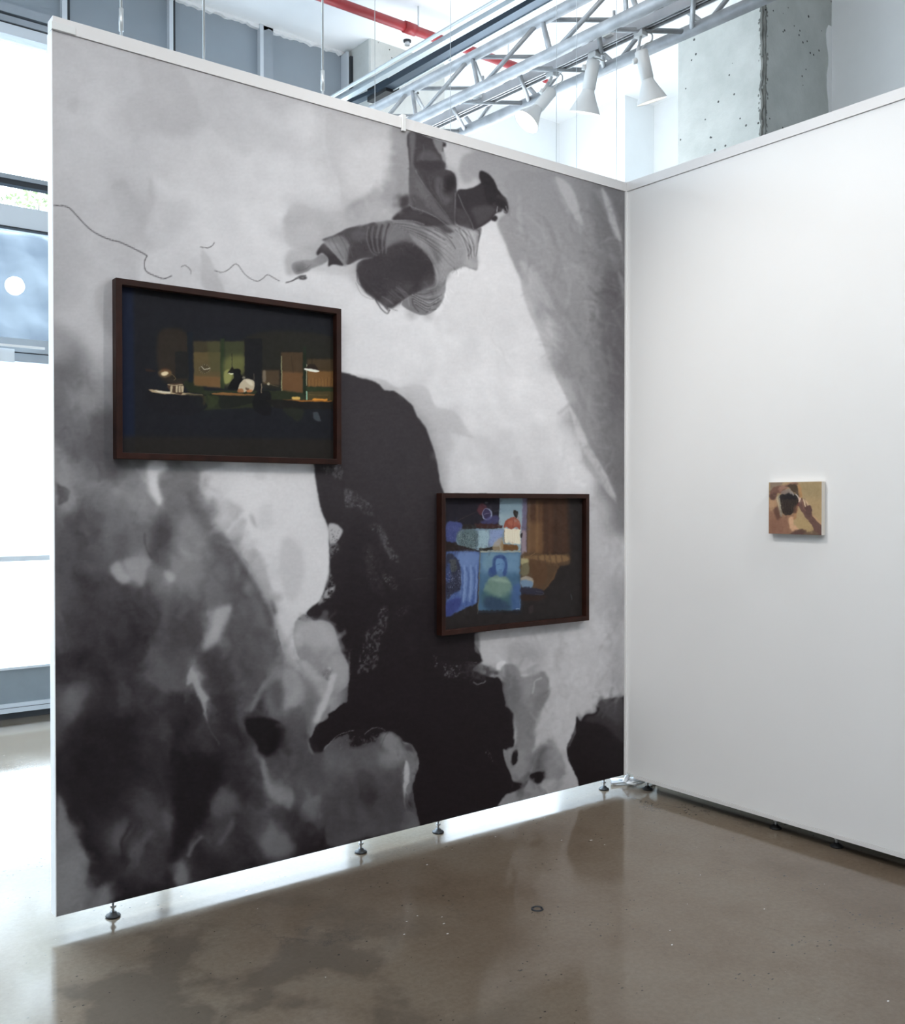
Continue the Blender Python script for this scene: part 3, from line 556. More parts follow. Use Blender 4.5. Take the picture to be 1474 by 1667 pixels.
    P([(548,215),(640,200),(742,215),(748,262),(735,330),(700,300),(650,345),(585,335),(562,330),(548,280)], 112, 4, .6)
    P([(305,690),(345,655),(372,700),(412,742),(372,772),(325,730)], 158, 3.5, .75); P([(372,655),(440,640),(508,645),(488,700),(472,765),(415,742)], 150, 3, .7)
    L([(478,520),(478,570),(512,640)], 3, 70, 2, .7); P([(512,640),(540,440),(610,470),(600,600),(560,690)], 62, 9, .55)
    P([(902,875),(908,910),(872,1000),(835,1060),(775,1098),(790,1040),(822,960),(830,900)], 165, 4.2, .85)
    P([(640,470),(720,430),(800,540),(760,620),(690,560)], 142, 9, .6); P([(640,640),(760,640),(760,800),(680,780)], 126, 9, .5)
    P([(575,705),(620,712),(632,742),(600,765)], 176, 3, .6); P([(1000,830),(1065,860),(1085,990),(1040,960)], 112, 7, .5)
    L([(925,590),(985,680),(1050,770),(1095,860),(1125,940),(1150,1010)], 4, 150, 3, .5); L([(905,600),(965,695),(1030,785),(1080,880),(1110,970)], 7, 62, 5, .5)
    P([(1130,930),(1165,1010),(1205,1085),(1245,1145),(1200,1140),(1160,1080)], 176, 2.5, .7)
    L([(1140,1000),(1150,1060),(1165,1110)], 2.5, 84, 2, .6)
    C.at(80, 1080, .3256)
    P([(690,85),(714,22),(742,60),(765,130),(796,175),(782,200),(788,300),(770,235),(742,160),(718,95),(694,105)], 156, 1.6, .85)
    L([(788,290),(820,350),(850,400)], 2, 80, 1.5, .6)
    P([(70,150),(130,115),(190,130),(160,225),(95,300)], 106, 9, .6)
    P([(1062,470),(1085,500),(1110,580),(1160,620),(1208,640),(1214,715),(1150,690),(1098,640),(1075,560)], 132, 2.5, .8)
    P([(1262,745),(1300,705),(1356,660),(1350,730),(1310,790),(1275,780)], 134, 3, .8); P([(1342,735),(1370,762),(1352,778)], 118, 1.5, .6)
    P([(870,660),(930,660),(960,720),(900,745),(850,720)], 96, 6, .6); P([(810,700),(850,700),(850,760),(820,760)], 82, 4, .6); L([(855,900),(890,850),(910,800)], 6, 98, 4, .6)
    P([(1062,860),(1120,820),(1190,850),(1218,930),(1150,968),(1085,940)], 108, 6, .75)
    P([(612,1010),(648,992),(688,1035),(676,1090),(640,1106),(614,1060)], 116, 4, .8); L([(695,960),(722,910),(765,865)], 5, 104, 3, .8)
    P([(330,800),(390,790),(395,850),(345,925),(320,900)], 92, 7, .6); L([(400,960),(450,890),(510,850)], 8, 92, 6, .6); L([(400,800),(372,880),(360,990)], 5, 30, 3, .7)
    P([(580,730),(622,790),(605,850),(570,800)], 92, 5, .6); P([(36,690),(72,730),(112,850),(150,900),(188,1000),(184,1120),(110,1130),(36,1200)], 120, 5, .5)
    P([(640,500),(850,490),(815,680),(735,860),(650,950),(610,1080),(600,960),(632,800)], 21, 7, .75); P([(150,280),(420,260),(440,480),(400,700),(140,740),(90,560)], 27, 14, .5)
    P([(1320,190),(1345,260),(1300,340),(1200,330),(1180,240),(1250,200)], 92, 8, .5)
    C.at(0, 0, 1)
    P([(402,1171),(421,1167),(448,1170),(463,1181),(462,1204),(448,1222),(430,1228),(420,1220),(414,1205),(403,1192)], 20, 2.2, .96)
    C.at(0, 0, 1)
    C.u = 1.0
    # ---- face-like cloud in the middle bottom
    C.at(380, 1000, .2279)
    P([(300,0),(420,0),(440,60),(430,150),(445,240),(480,330),(410,260),(370,190),(330,100)], 198, 2.5, .8)
    P([(440,60),(520,68),(600,50),(670,60),(720,110),(745,200),(765,280),(810,330),(822,400),(818,500),(760,560),(705,580),(680,640),(690,690),(650,750),(600,790),(570,870),(545,905),(560,960),(590,1005),(560,1000),(530,900),(520,700),(540,480),(480,330),(440,240)], 138, .8, .97)
    P([(450,70),(640,60),(720,120),(740,220),(660,260),(520,240),(450,200)], 166, 7, .7); P([(620,260),(780,300),(815,420),(800,520),(720,560),(740,440),(640,360)], 150, 6, .6)
    P([(300,360),(420,350),(500,480),(520,600),(440,660),(360,680),(350,560),(290,480)], 128, 6, .6); P([(420,560),(510,520),(520,620),(400,680),(360,660)], 148, 4, .6)
    P([(260,560),(320,480),(360,560),(350,680),(290,640)], 78, 5, .7); P([(480,330),(560,360),(640,460),(640,560),(560,520),(500,420)], 164, 5, .55)
    P([(690,440),(740,430),(700,560),(640,700),(600,790),(580,760),(620,640)], 178, 2.5, .8); P([(630,760),(690,690),(690,640),(640,700)], 120, 1.5, .7)
    P([(640,420),(660,400),(700,380),(710,400),(680,480),(650,460)], 96, 2, .6, speck=2); C.flecks([(640,410),(710,380),(700,480),(650,470)], 34, 50, .8, .7); P([(670,385),(695,380),(690,405)], 205, 1, .8)
    P([(500,560),(600,600),(560,760),(480,800),(420,720)], 96, 8, .7); P([(500,850),(545,860),(540,910),(505,880)], 48, 3, .8)
    P([(550,890),(570,870),(600,795),(680,740),(690,700),(900,620),(1100,840),(1000,815),(860,830),(740,890),(660,940),(650,990),(590,1000),(560,960)], 23, .8)
    P([(560,1000),(660,980),(1000,930),(1060,860),(1130,850),(1200,890),(1225,960),(1230,1400),(1330,1500),(1200,1540),(900,1600),(700,1667),(640,1500),(640,1200)], 80, 3.5, .97)
    P([(640,1000),(1040,940),(1050,1040),(960,1180),(820,1140),(660,1120)], 98, 9, .7); P([(1050,1000),(1200,960),(1210,1060),(1060,1100)], 128, 7, .7)
    P([(1060,870),(1130,850),(1190,885),(1215,940),(1212,1000),(1080,960)], 138, 3, .8); P([(920,1120),(1010,1150),(1040,1300),(940,1340),(890,1240)], 62, 9, .7)
    P([(1220,920),(1270,930),(1310,980),(1325,1080),(1300,1150),(1280,1200),(1280,1280),(1240,1360),(1220,1400),(1210,1100)], 118, 1, .9)
    P([(1210,1060),(1250,1080),(1255,1180),(1235,1280),(1222,1390),(1213,1250)], 172, 1, .9); P([(1230,1360),(1290,1270),(1300,1360),(1260,1400)], 60, 3, .8)
    P([(1225,1400),(1280,1410),(1330,1480),(1330,1515),(1200,1530),(1210,1450)], 100, 1.2, .8)
    P([(1210,1060),(1216,1380),(1190,1500),(1060,1520),(1080,1100)], 76, 6, .6); L([(1216,1060),(1222,1400)], .8, 62, .6, .6)
    L([(655,965),(690,920),(760,865),(830,832),(862,834)], 1, 150, .7, .8); L([(940,860),(985,825),(1040,815),(1090,835)], 1, 150, .7, .8); L([(1110,850),(1085,890),(1050,960)], 1.2, 70, .8, .7)
    P([(660,960),(740,900),(850,860),(850,920),(720,965)], 80, 3, .6, speck=2); P([(880,920),(980,870),(1060,850),(1060,930),(980,930)], 84, 3, .6, speck=2); C.flecks([(680,950),(850,870),(1060,840),(1050,920),(700,970)], 70, 150, .8, .5)
    L([(1220,912),(1270,930),(1312,985),(1326,1050),(1320,1110),(1290,1160)], 1, 165, .7, .7)
    P([(1220,925),(1262,935),(1290,980),(1235,975)], 48, 2.5, .7)
    P([(740,1360),(790,1330),(820,1420),(790,1440)], 98, 6, .6); P([(900,1390),(940,1400),(960,1480),(920,1470)], 96, 6, .6)
    C.flecks([(820,300),(850,300),(860,800),(830,800)], 26, 60, .8, .5)
    C.at(0, 0, 1)
    C.wisps([(470,1015),(545,1015),(568,1100),(500,1190),(470,1170),(440,1140)], 140, 34, 7, 2.0, 20, 3, .3, 21)
    C.wisps([(440,1200),(530,1225),(660,1215),(672,1340),(500,1385),(440,1380)], 230, 36, 9, 1.6, 20, 4, .3, 22)
    C.at(380, 1000, .2279)
    P([(360,400),(420,400),(490,480),(520,560),(470,640),(390,670),(350,650),(370,580)], 158, 4, .55); P([(480,330),(540,350),(600,420),(640,470),(600,480),(520,420)], 172, 3, .6)
    P([(280,500),(350,480),(360,600),(330,700),(260,650)], 82, 6, .6); P([(500,480),(560,480),(600,560),(580,700),(520,700),(510,600)], 104, 7, .5)
    P([(695,440),(738,435),(705,560),(650,690),(605,785),(585,760),(630,640),(670,540)], 186, 2, .75)
    L([(300,400),(240,480),(180,580),(130,680)], 6, 128, 3, .6); P([(360,740),(520,720),(570,800),(540,940),(400,960),(370,850)], 76, 9, .6)
    P([(460,80),(560,60),(660,70),(720,120),(730,220),(600,230),(480,160)], 172, 6, .6); P([(640,330),(760,300),(812,400),(800,480),(730,540),(740,440)], 160, 5, .5)
    P([(1060,1010),(1200,960),(1208,1050),(1140,1090),(1070,1090)], 132, 7, .6); P([(1216,1070),(1250,1090),(1253,1190),(1232,1290),(1223,1380)], 180, 1, .85); L([(1212,1060),(1214,1220),(1220,1400)], 2.5, 66, 1.5, .6)
    P([(480,1390),(560,1320),(625,1295),(600,1400),(540,1470),(500,1450)], 134, 4, .7); P([(600,1400),(640,1430),(610,1460)], 120, 2, .5); P([(200,1040),(240,1080),(270,1180),(330,1225),(410,1240),(415,1370),(330,1340),(260,1290),(230,1180)], 124, 3, .45)
    P([(760,1360),(800,1350),(830,1440),(790,1450)], 104, 5, .5); P([(900,1400),(940,1400),(970,1490),(920,1480)], 104, 5, .5); P([(680,1440),(720,1450),(710,1500),(680,1490)], 96, 5, .5)
    P([(430,1350),(560,1480),(520,1600),(440,1480)], 46, 7, .6); P([(880,1130),(1010,1150),(1040,1320),(930,1350),(880,1240)], 66, 8, .5)
    C.at(0, 0, 1)
    C.wisps([(640,1200),(680,1230),(675,1300),(655,1330)], 60, 16, 2, 1.4, 34, .6, .35, 23)
    C.at(380, 1000, .2279)
    # black to the right of that cloud
    P([(1230,890),(1275,930),(1316,985),(1332,1080),(1300,1160),(1286,1210),(1300,1300),(1310,1400),(1336,1480),(1340,1560),(1900,1500),(1900,900),(1700,700),(1000,700),(1100,820)], 22, .8, smooth=False)
    # ---- right bottom
    C.at(690, 1000, .2307)
    P([(0,300),(60,290),(75,400),(130,450),(350,500),(440,480),(520,440),(560,520),(580,640),(640,700),(630,820),(640,910),(600,960),(560,960),(600,1100),(640,1190),(700,1200),(640,1260),(590,1280),(550,1360),(400,1400),(0,1400)], 22, 1, .9)
    P([(130,345),(250,350),(400,340),(500,380),(520,430),(440,470),(330,480),(200,460),(140,440)], 62, 3, .8, speck=1.4); C.flecks([(75,290),(100,300),(90,400),(70,390)], 22, 140, 1, .7); C.flecks([(130,345),(260,350),(250,450),(140,445)], 70, 150, 1, .6); L([(345,485),(380,494),(420,488),(430,475)], 1.4, 130, .8, .8); L([(300,342),(380,344)], .8, 150, .5, .6)
    P([(280,360),(400,345),(520,370),(540,420),(440,440),(340,470)], 64, 6, .6)
    P([(380,138),(560,110),(720,100),(860,120),(860,300),(700,400),(600,350),(560,400),(420,360),(404,320),(398,240)], 182, 1.6, .8)
    P([(365,150),(388,150),(392,280),(360,280)], 100, 1.5, .8); P([(365,280),(412,320),(400,334),(300,336)], 24, 1.5, .9)
    P([(580,200),(820,230),(860,300),(720,340),(600,300)], 150, 8, .7); P([(520,345),(575,320),(572,370),(545,396),(512,388)], 206, 1, .95)
    P([(540,400),(580,350),(660,360),(690,430),(760,440),(860,400),(890,470),(870,600),(820,700),(800,920),(760,960),(740,1060),(740,1150),(700,1180),(650,1190),(600,1080),(590,960),(650,900),(640,700),(590,640),(560,520)], 120, 2, .85)
    P([(560,440),(640,420),(700,560),(660,700),(600,620)], 98, 7, .7); P([(700,460),(780,500),(760,620),(700,600)], 146, 8, .6); P([(640,700),(760,720),(780,900),(660,900)], 122, 7, .6)
    P([(600,950),(640,940),(740,960),(740,1090),(680,1170),(640,1150),(610,1080)], 140, 3, .8); P([(640,960),(668,950),(660,1030),(630,1060),(618,1030)], 28, 1, .95)
    P([(685,420),(740,420),(770,410),(730,438),(695,440)], 190, 1.2, .8); L([(830,455),(790,470),(775,500),(765,550)], 2.4, 180, 1.4, .8)
    P([(860,300),(1100,60),(1180,60),(1290,300),(1290,540),(1210,690),(1080,690),(1070,780),(1010,960),(960,1000),(900,890),(850,900),(795,965),(800,740),(870,620),(900,460)], 184, 3, .8)
    P([(795,960),(830,935),(860,915),(840,870),(800,860)], 190, 1.5, .8)
    P([(860,890),(920,890),(940,950),(1000,990),(1000,1120),(900,1160),(850,1100),(760,1110),(790,970)], 134, 3, .85); P([(800,960),(860,930),(850,1080),(770,1120),(760,1010)], 92, 5, .8)
    P([(950,960),(1005,980),(1040,1060),(1080,1150),(1100,1215),(820,1300),(820,1180),(980,1150),(1000,1060)], 178, 1.8, .85); P([(830,1170),(960,1160),(1000,1200),(900,1250),(820,1240)], 150, 4, .7)
    P([(740,1150),(770,1130),(855,1110),(850,1150),(820,1200),(780,1190)], 24, 1.6, .95); P([(705,1225),(740,1180),(760,1185),(850,1240),(860,1290),(545,1360),(580,1275),(650,1250)], 138, .9)
    P([(700,1200),(745,1175),(700,1235),(640,1250),(640,1190)], 22, 1.5, .9)
    L([(765,1080),(755,1120),(738,1160)], 1.4, 140, .8, .8)
    # black at the right corner
    P([(1005,975),(1030,880),(1065,800),(1080,720),(1110,750),(1160,700),(1215,690),(1230,640),(1290,600),(1380,590),(1480,610),(1480,1170),(1440,1190),(1200,1230),(1105,1235),(1080,1150),(1040,1060)], 21, 1, .97)
    P([(1085,690),(1130,740),(1160,690),(1220,690),(1240,630),(1320,600),(1430,600),(1430,920),(1360,880),(1300,820),(1200,780),(1110,760)], 66, 5, .85); P([(1230,640),(1320,600),(1420,610),(1420,760),(1300,720)], 72, 6, .6)
    P([(1070,790),(1085,800),(1050,900),(1010,965),(1030,880)], 90, 2, .7)
    P([(1290,300),(1340,60),(1430,40),(1430,540),(1380,520),(1300,580),(1280,480)], 160, 6, .5)
    for i in range(46):
        x = 1240+rg.rand()*170; y = 60+rg.rand()*520
        L([(x,y),(x-20-rg.rand()*20,y+30+rg.rand()*40)], 2+rg.rand()*4, 130+rg.rand()*70, 2.2, .35)
    for i in range(26):
        x = 800+rg.rand()*240; y = 60+rg.rand()*200
        L([(x,y),(x-6+rg.rand()*10,y+40+rg.rand()*60)], 3+rg.rand()*4, 160+rg.rand()*30, 3, .4)
    C.flecks([(450,940),(500,1030),(480,1040),(440,980)], 10, 150, 1, .8); L([(455,950),(475,990),(490,1028),(505,1030)], 1, 110, .6, .7)
    C.flecks([(500,740),(640,900),(600,1100),(520,1100)], 36, 62, 1, .5); C.flecks([(0,880),(160,760),(180,780),(60,920)], 24, 46, 1, .5)
    C.at(0, 0, 1)
    C.wisps([(780,1030),(1015,880),(1017,1150),(930,1160),(900,1240),(930,1280),(840,1300),(830,1100)], 420, 34, 6, 1.75, 26, 2.5, .3, 41)
    C.wisps([(540,530),(800,420),(860,500),(960,760),(1000,860),(960,800),(720,800),(690,650),(620,600)], 260, 30, 14, 1.2, 13, 6, .35, 42)
    C.wisps([(90,60),(640,215),(560,330),(470,480),(90,430)], 240, 46, 20, .7, 11, 9, .35, 43)
    C.wisps([(820,330),(1018,330),(1018,860),(960,740),(880,520)], 420, 46, 5, 1.15, 24, 2, .3, 44)
    C.wisps([(790,540),(1000,860),(990,900),(820,560)], 60, 30, 5, 1.1, 22, 2, .3, 45)
    C.wisps([(560,392),(640,368),(775,378),(770,440),(720,500),(690,500),(680,420),(600,420)], 190, 11, 1.6, .9, 34, .5, .4, 46)
    C.wisps([(668,220),(720,230),(745,300),(745,370),(670,340)], 70, 10, 2.4, 1.1, 22, .9, .4, 47)
    C.wisps([(640,265),(668,330),(620,350),(560,365),(600,330),(630,230)], 120, 20, 7, 1.5, 14, 3, .3, 48)
    C.wisps([(590,430),(640,400),(700,420),(700,460),(650,500),(600,480)], 120, 12, 1.4, .6, 26, .4, .4, 49)
    C.wisps([(580,650),(680,720),(700,1000),(740,1290),(700,1300),(600,1100),(560,800)], 200, 26, 5, 1.4, 9, 2, .4, 50)
    C.at(480, 580, .3119); P([(106,562),(106,620),(114,690),(134,780),(166,866),(262,860),(262,562)], 46, .7, 1, smooth=False)
    P([(140,575),(250,575),(245,640),(215,645),(200,620),(160,610)], 84, 1.5, .7, speck=1.5); C.flecks([(140,575),(250,575),(245,640),(215,645),(200,620),(160,610)], 60, 118, 1, .6)
    C.at(440, 180, .2849)
    for i in range(11):
        q = [(705+i*9,640+i*6),(800+i*8,645+i*11),(900+i*7,672+i*15),(1000+i*2,715+i*17),(1040+i*3,760+i*17)]
        L(q, 1.5, 56 if i % 2 else 140, .7, .5 if i % 2 else .38, taper=True)
    for i in range(7):
        L([(1062+i*14,672+i*3),(1090+i*14,720+i*4),(1120+i*9,790),(1128+i*8,850-i*4)], 1.3, 78 if i % 2 else 172, .6, .5)
    for i in range(9):
        L([(560+i*17,668-i*3),(552+i*15,730),(575+i*11,800+i*2),(610+i*6,828-i*8)], 1.7, 40 if i % 2 else 104, .8, .55)
    for i in range(6):
        L([(330+i*22,738-i*7),(350+i*24,780-i*6),(400+i*18,850-i*4)], 1.3, 52 if i % 2 else 96, .8, .4)
    for i in range(8):
        L([(812+i*3,1052+i*8),(860+i*3,1078+i*9),(915-i*2,1098+i*7),(975-i*12,1062+i*13)], 1.4, 50 if i % 2 else 152, .6, .65)
    for i in range(7):
        L([(958+i*6,820+i*20),(990+i*3,860+i*20),(985,905+i*18)], 1.2, 104 if i % 2 else 158, .8, .35)
    P([(700,780),(760,765),(850,790),(910,850),(935,930),(925,990),(860,990),(800,960),(720,900)], 40, 8, .5); P([(500,880),(560,850),(650,830),(700,860),(640,960),(540,980)], 52, 9, .4)
    L([(905,830),(940,890),(958,950),(945,1005),(900,1022)], 1.6, 150, 1.2, .5)
    for i in range(8): L([(820+i*22,352+i*7),(850+i*17,400+i*10),(905+i*12,455+i*9)], 1.2, 40 if i % 2 else 74, 1.0, .4)
    P([(560,-40),(640,-10),(680,90),(640,60)], 170, 6, .3)
    C.at(780, 280, .372)
    for x, w_ in ((360,7),(385,4),(410,9),(540,4),(560,7),(585,3)): L([(x-30,30+(x-340)*.25),(x+10,120+(x-340)*.2),(x+60,250+(x-340)*.2)], w_, 168, 4, .3, taper=True)
    for x, y in ((190,400),(225,430),(255,450)): L([(x,y),(x+40,y+80),(x+90,y+170)], 6, 168, 3, .4, taper=True)
    C.at(380, 1000, .2279); P([(560,1300),(1200,1250),(1210,1500),(900,1560),(600,1667),(480,1500)], 50, 16, .4)
    C.at(0, 0, 1)
    am = 2.2+2.2*np.clip((yy-1000)/60, 0, 1)
    inf = np.clip(1-np.hypot((xx-660)/190, (yy-370)/160)+.4, 0, 1); am = am*(1-.55*inf)
    C.warp(am*1.0, 26, 61, 4)
    C.at(80, 300, .3256)
    L([(0,106),(24,106),(70,108),(105,122),(150,170),(205,225),(255,256),(300,275),(350,288),(400,310),(470,345),(490,358)], 1.5, 58, .4)
    L([(490,358),(478,385),(480,425),(500,445),(540,462),(575,472),(612,458)], 1.4, 62, .4)
    L([(755,314),(790,318),(815,308),(826,292)], 1.1, 70, .4); L([(662,412),(680,406),(700,420),(710,436),(711,448)], 1.1, 85, .4)
    L([(827,430),(860,440),(895,428),(925,402),(945,404),(975,445),(1005,470),(1040,484),(1068,472),(1092,452),(1120,466),(1152,484)], 1.0, 80, .4)
    L([(1186,490),(1215,484),(1240,472),(1262,464)], 1.2, 60, .4); E(1268, 468, 20, 9, 60, .5); E(1268, 467, 11, 4, 120, .5)
    k = np.clip((yy-720)/430, 0, 1); k = k*k*(3-2*k)
    wk = np.clip((66-C.a[...,0])/16, 0, 1)*k*np.clip((xx-470)/60, 0, 1)
    C.a -= ((C.a-np.array([23,19.5,21.5]))*(wk*.9)[...,None])
    dk = np.clip((110-C.a.mean(2))/60, 0, 1); C.a[...,0] += 3*dk; C.a[...,2] += 1*dk
    C.noise(3, 3.2, 2, 21); C.noise(9, 2.5, 2, 22, stretch=3)
    return C

def paint_office():
    # dark office at night, lit by desk lamps
    C = Canvas(186, 446, 562, 762, 2.2, (24,24,29)); C.u = .26
    P, L, E = C.poly, C.line, C.ell
    C.at(180, 440, .2646)
    P([(70,80),(140,90),(150,1160),(70,1160)], (20,26,46), 8, .9, smooth=False)
    P([(70,1020),(1400,1040),(1400,1180),(70,1160)], (34,30,26), 14, .8, smooth=False)
    P([(300,380),(480,400),(480,680),(310,660)], (44,36,28), 10, .8); P([(850,400),(1390,420),(1390,700),(850,700)], (34,32,26), 10, .8)
    P([(560,740),(1000,740),(1390,730),(1390,820),(560,860)], (38,44,28), 3, .9, smooth=False); P([(450,690),(560,700),(580,840),(520,800)], (36,42,26), 4, .8)
    P([(400,500),(470,500),(476,665),(400,665)], (24,24,26), 2, .9, smooth=False); P([(470,380),(505,380),(505,690),(480,690)], (20,24,32), 2, .9, smooth=False)
    C.at(230, 560, .2239)
    # wall panels with light falling from the lamps
    P([(380,-20),(575,-20),(577,130),(380,130)], (62,54,36), 7, .9, smooth=False); P([(382,60),(577,60),(578,317),(384,300)], (92,76,46), 4, .9, smooth=False)
    P([(384,230),(578,240),(578,317),(384,300)], (116,80,46), 6, .8, smooth=False); P([(480,-20),(578,-20),(578,200),(500,200)], (72,70,42), 8, .6, smooth=False)
    P([(576,-40),(606,-40),(606,330),(576,320)], (38,50,30), 1, .95, smooth=False); P([(606,-20),(752,-20),(748,210),(606,300)], (58,60,38), 5, .95, smooth=False)
    P([(608,110),(748,90),(746,200),(640,300),(606,290)], (112,110,60), 20, .75); P([(606,200),(660,190),(650,270),(606,285)], (150,148,84), 4, .8)
    P([(752,-40),(880,-40),(880,400),(752,220)], (22,21,24), 1.5, .95, smooth=False)
    P([(880,190),(1005,190),(1005,300),(885,290)], (76,58,40), 5, .9, smooth=False); P([(885,200),(905,200),(905,270),(885,270)], (130,116,98), 3, .7)
    P([(1018,60),(1175,60),(1176,354),(1022,338)], (70,52,34), 3, .95, smooth=False); P([(1022,200),(1176,210),(1176,354),(1022,338)], (108,72,42), 6, .85, smooth=False)
    L([(1019,90),(1021,200),(1023,338)], 5, (150,150,110), .7); L([(1090,90),(1108,210)], 3, (46,36,28), 1, .8)
    P([(1176,20),(1200,20),(1200,400),(1176,360)], (28,36,26), 1, .95, smooth=False); P([(1206,110),(1410,110),(1410,315),(1206,310)], (66,50,32), 6, .95, smooth=False)
    P([(1208,190),(1400,200),(1400,310),(1210,310)], (132,88,44), 6, .75, smooth=False)
    for i in range(24): L([(1212+i*8,240+(i*37%20)),(1212+i*8,308)], 2, (170,116,60) if i%3 else (84,56,34), .5, .55)
    P([(1200,310),(1412,318),(1412,346),(1200,340)], (40,50,30), 1, .95, smooth=False); P([(1210,346),(1412,346),(1412,410),(1210,405)], (74,60,34), 4, .9, smooth=False)
    L([(1203,150),(1203,300)], 5, (150,150,120), .8, .9); L([(1203,345),(1204,405)], 8, (150,190,160), 1, .9)
    P([(245,60),(340,60),(345,220),(250,215)], (28,26,26), 3, .8, smooth=False)
    # clock and lamps
    E(462, 182, 42, 32, (70,58,40), 1.5, .8)
    for i in range(16): a = i*.3927; L([(462+36*math.cos(a),182+27*math.sin(a)),(462+42*math.cos(a),182+31*math.sin(a))], 3, (160,148,120), .5, .8)
    L([(440,165),(462,184),(500,176)], 4, (210,200,180), .6)
    L([(660,70),(661,170)], 3, (24,24,22), .5); P([(660,165),(700,212),(625,214)], (26,24,20), .8, smooth=False); P([(625,210),(700,214),(696,222),(650,221)], (245,238,200), 1, smooth=False)
    L([(1240,60),(1240,150)], 3, (30,26,22), .5); P([(1222,145),(1262,148),(1294,198),(1186,182)], (38,28,24), .8, smooth=False); P([(1186,178),(1240,182),(1294,198),(1270,206),(1200,194)], (255,240,225), 1.4)
    P([(150,175),(195,180),(215,210),(150,215)], (60,36,26), 3, .9); E(172, 216, 28, 15, (255,245,215), 2, 1, -.2); E(172, 214, 50, 30, (200,150,90), 7, .35)
    L([(195,205),(225,225),(250,248),(240,262)], 3, (110,90,60), .6)
    # desks
    P([(50,330),(210,345),(470,370),(465,470),(320,520),(60,470)], (23,22,26), 1.5, .95)
    P([(50,330),(110,333),(220,350),(330,356),(450,368),(450,374),(280,368),(160,362),(80,350)], (196,168,128), 1, .9, smooth=False)
    P([(90,336),(215,348),(215,360),(130,352)], (225,212,190), 1, .9, smooth=False); P([(192,300),(225,286),(305,292),(302,350),(280,366),(215,345)], (72,52,38), 1, 1)
    for x in (212, 250, 272, 292): P([(x,305),(x+16,303),(x+14,352),(x,350)], (208,186,150), .8, .9, smooth=False)
    L([(192,296),(230,300),(300,296)], 4, (200,178,140), .8)
    P([(330,360),(460,375),(462,440),(450,440),(440,385),(340,372)], (50,44,30), 2, .8)
    P([(510,360),(830,366),(830,420),(600,470),(560,420)], (26,27,24), 1.5, .95); P([(510,358),(600,352),(828,366),(826,376),(640,374),(520,368)], (140,92,48), 1, .9, smooth=False)
    P([(460,380),(560,380),(550,440),(490,460)], (46,54,30), 3, .7)
    # bent worker in white shirt, dark figure behind
    P([(672,186),(700,180),(722,192),(726,215),(745,240),(800,260),(740,300),(700,330),(632,330),(650,280),(672,245),(668,215)], (17,16,18), 1)
    P([(730,270),(765,252),(810,262),(826,280),(824,318),(806,345),(775,340),(745,350),(705,328)], (196,178,150), 1); P([(760,262),(800,268),(815,300),(790,300)], (226,214,190), 2, .8); P([(770,330),(810,336),(800,350),(770,352)], (200,120,70), 1.5, .9); E(745,244,12,9,(150,138,120),1.5,.8)
    P([(705,328),(735,325),(745,352),(700,350)], (160,100,60), 1.5, .9); P([(760,318),(785,322),(780,334),(762,332)], (80,56,40), 1, .8)
    P([(830,360),(930,345),(945,420),(940,520),(820,480)], (18,17,20), 2, .95)
    L([(873,290),(876,355)], 5, (170,150,120), .8, .8); L([(818,215),(820,260)], 3, (120,110,90), .8, .7); E(927,290,9,10,(210,196,170),1.4,.9); L([(900,280),(1000,310)], 3, (110,96,60), .8, .7)
    # right table with orange things
    P([(945,405),(1412,420),(1412,470),(1030,470),(950,440)], (25,22,22), 1.5, .95)
    P([(1020,402),(1190,408),(1390,412),(1390,420),(1180,420)], (170,100,36), 1, .85, smooth=False); P([(1100,384),(1150,386),(1150,404),(1100,402)], (224,178,90), 1.5, .95); P([(1250,396),(1355,400),(1355,412),(1240,410)], (240,150,50), 1.5, .9, smooth=False)
    L([(1222,370),(1360,372)], 2, (130,100,50), .6, .7)
    P([(1250,500),(1285,498),(1300,540),(1305,560),(1260,552)], (78,86,92), 3, .7); P([(1030,470),(1180,480),(1150,560),(1100,540)], (36,40,28), 5, .7)
    P([(30,180),(60,185),(110,200),(40,200)], (54,34,24), 3, .7)
    C.at(0,0,1); C.warp(2.0*np.ones((C.h,C.w)), 12, 3, 3)
    C.noise(6, 3, 3, 5); C.a = C.a*.88+14  # lifted blacks: haze of the picture glass painted into the print
    return C

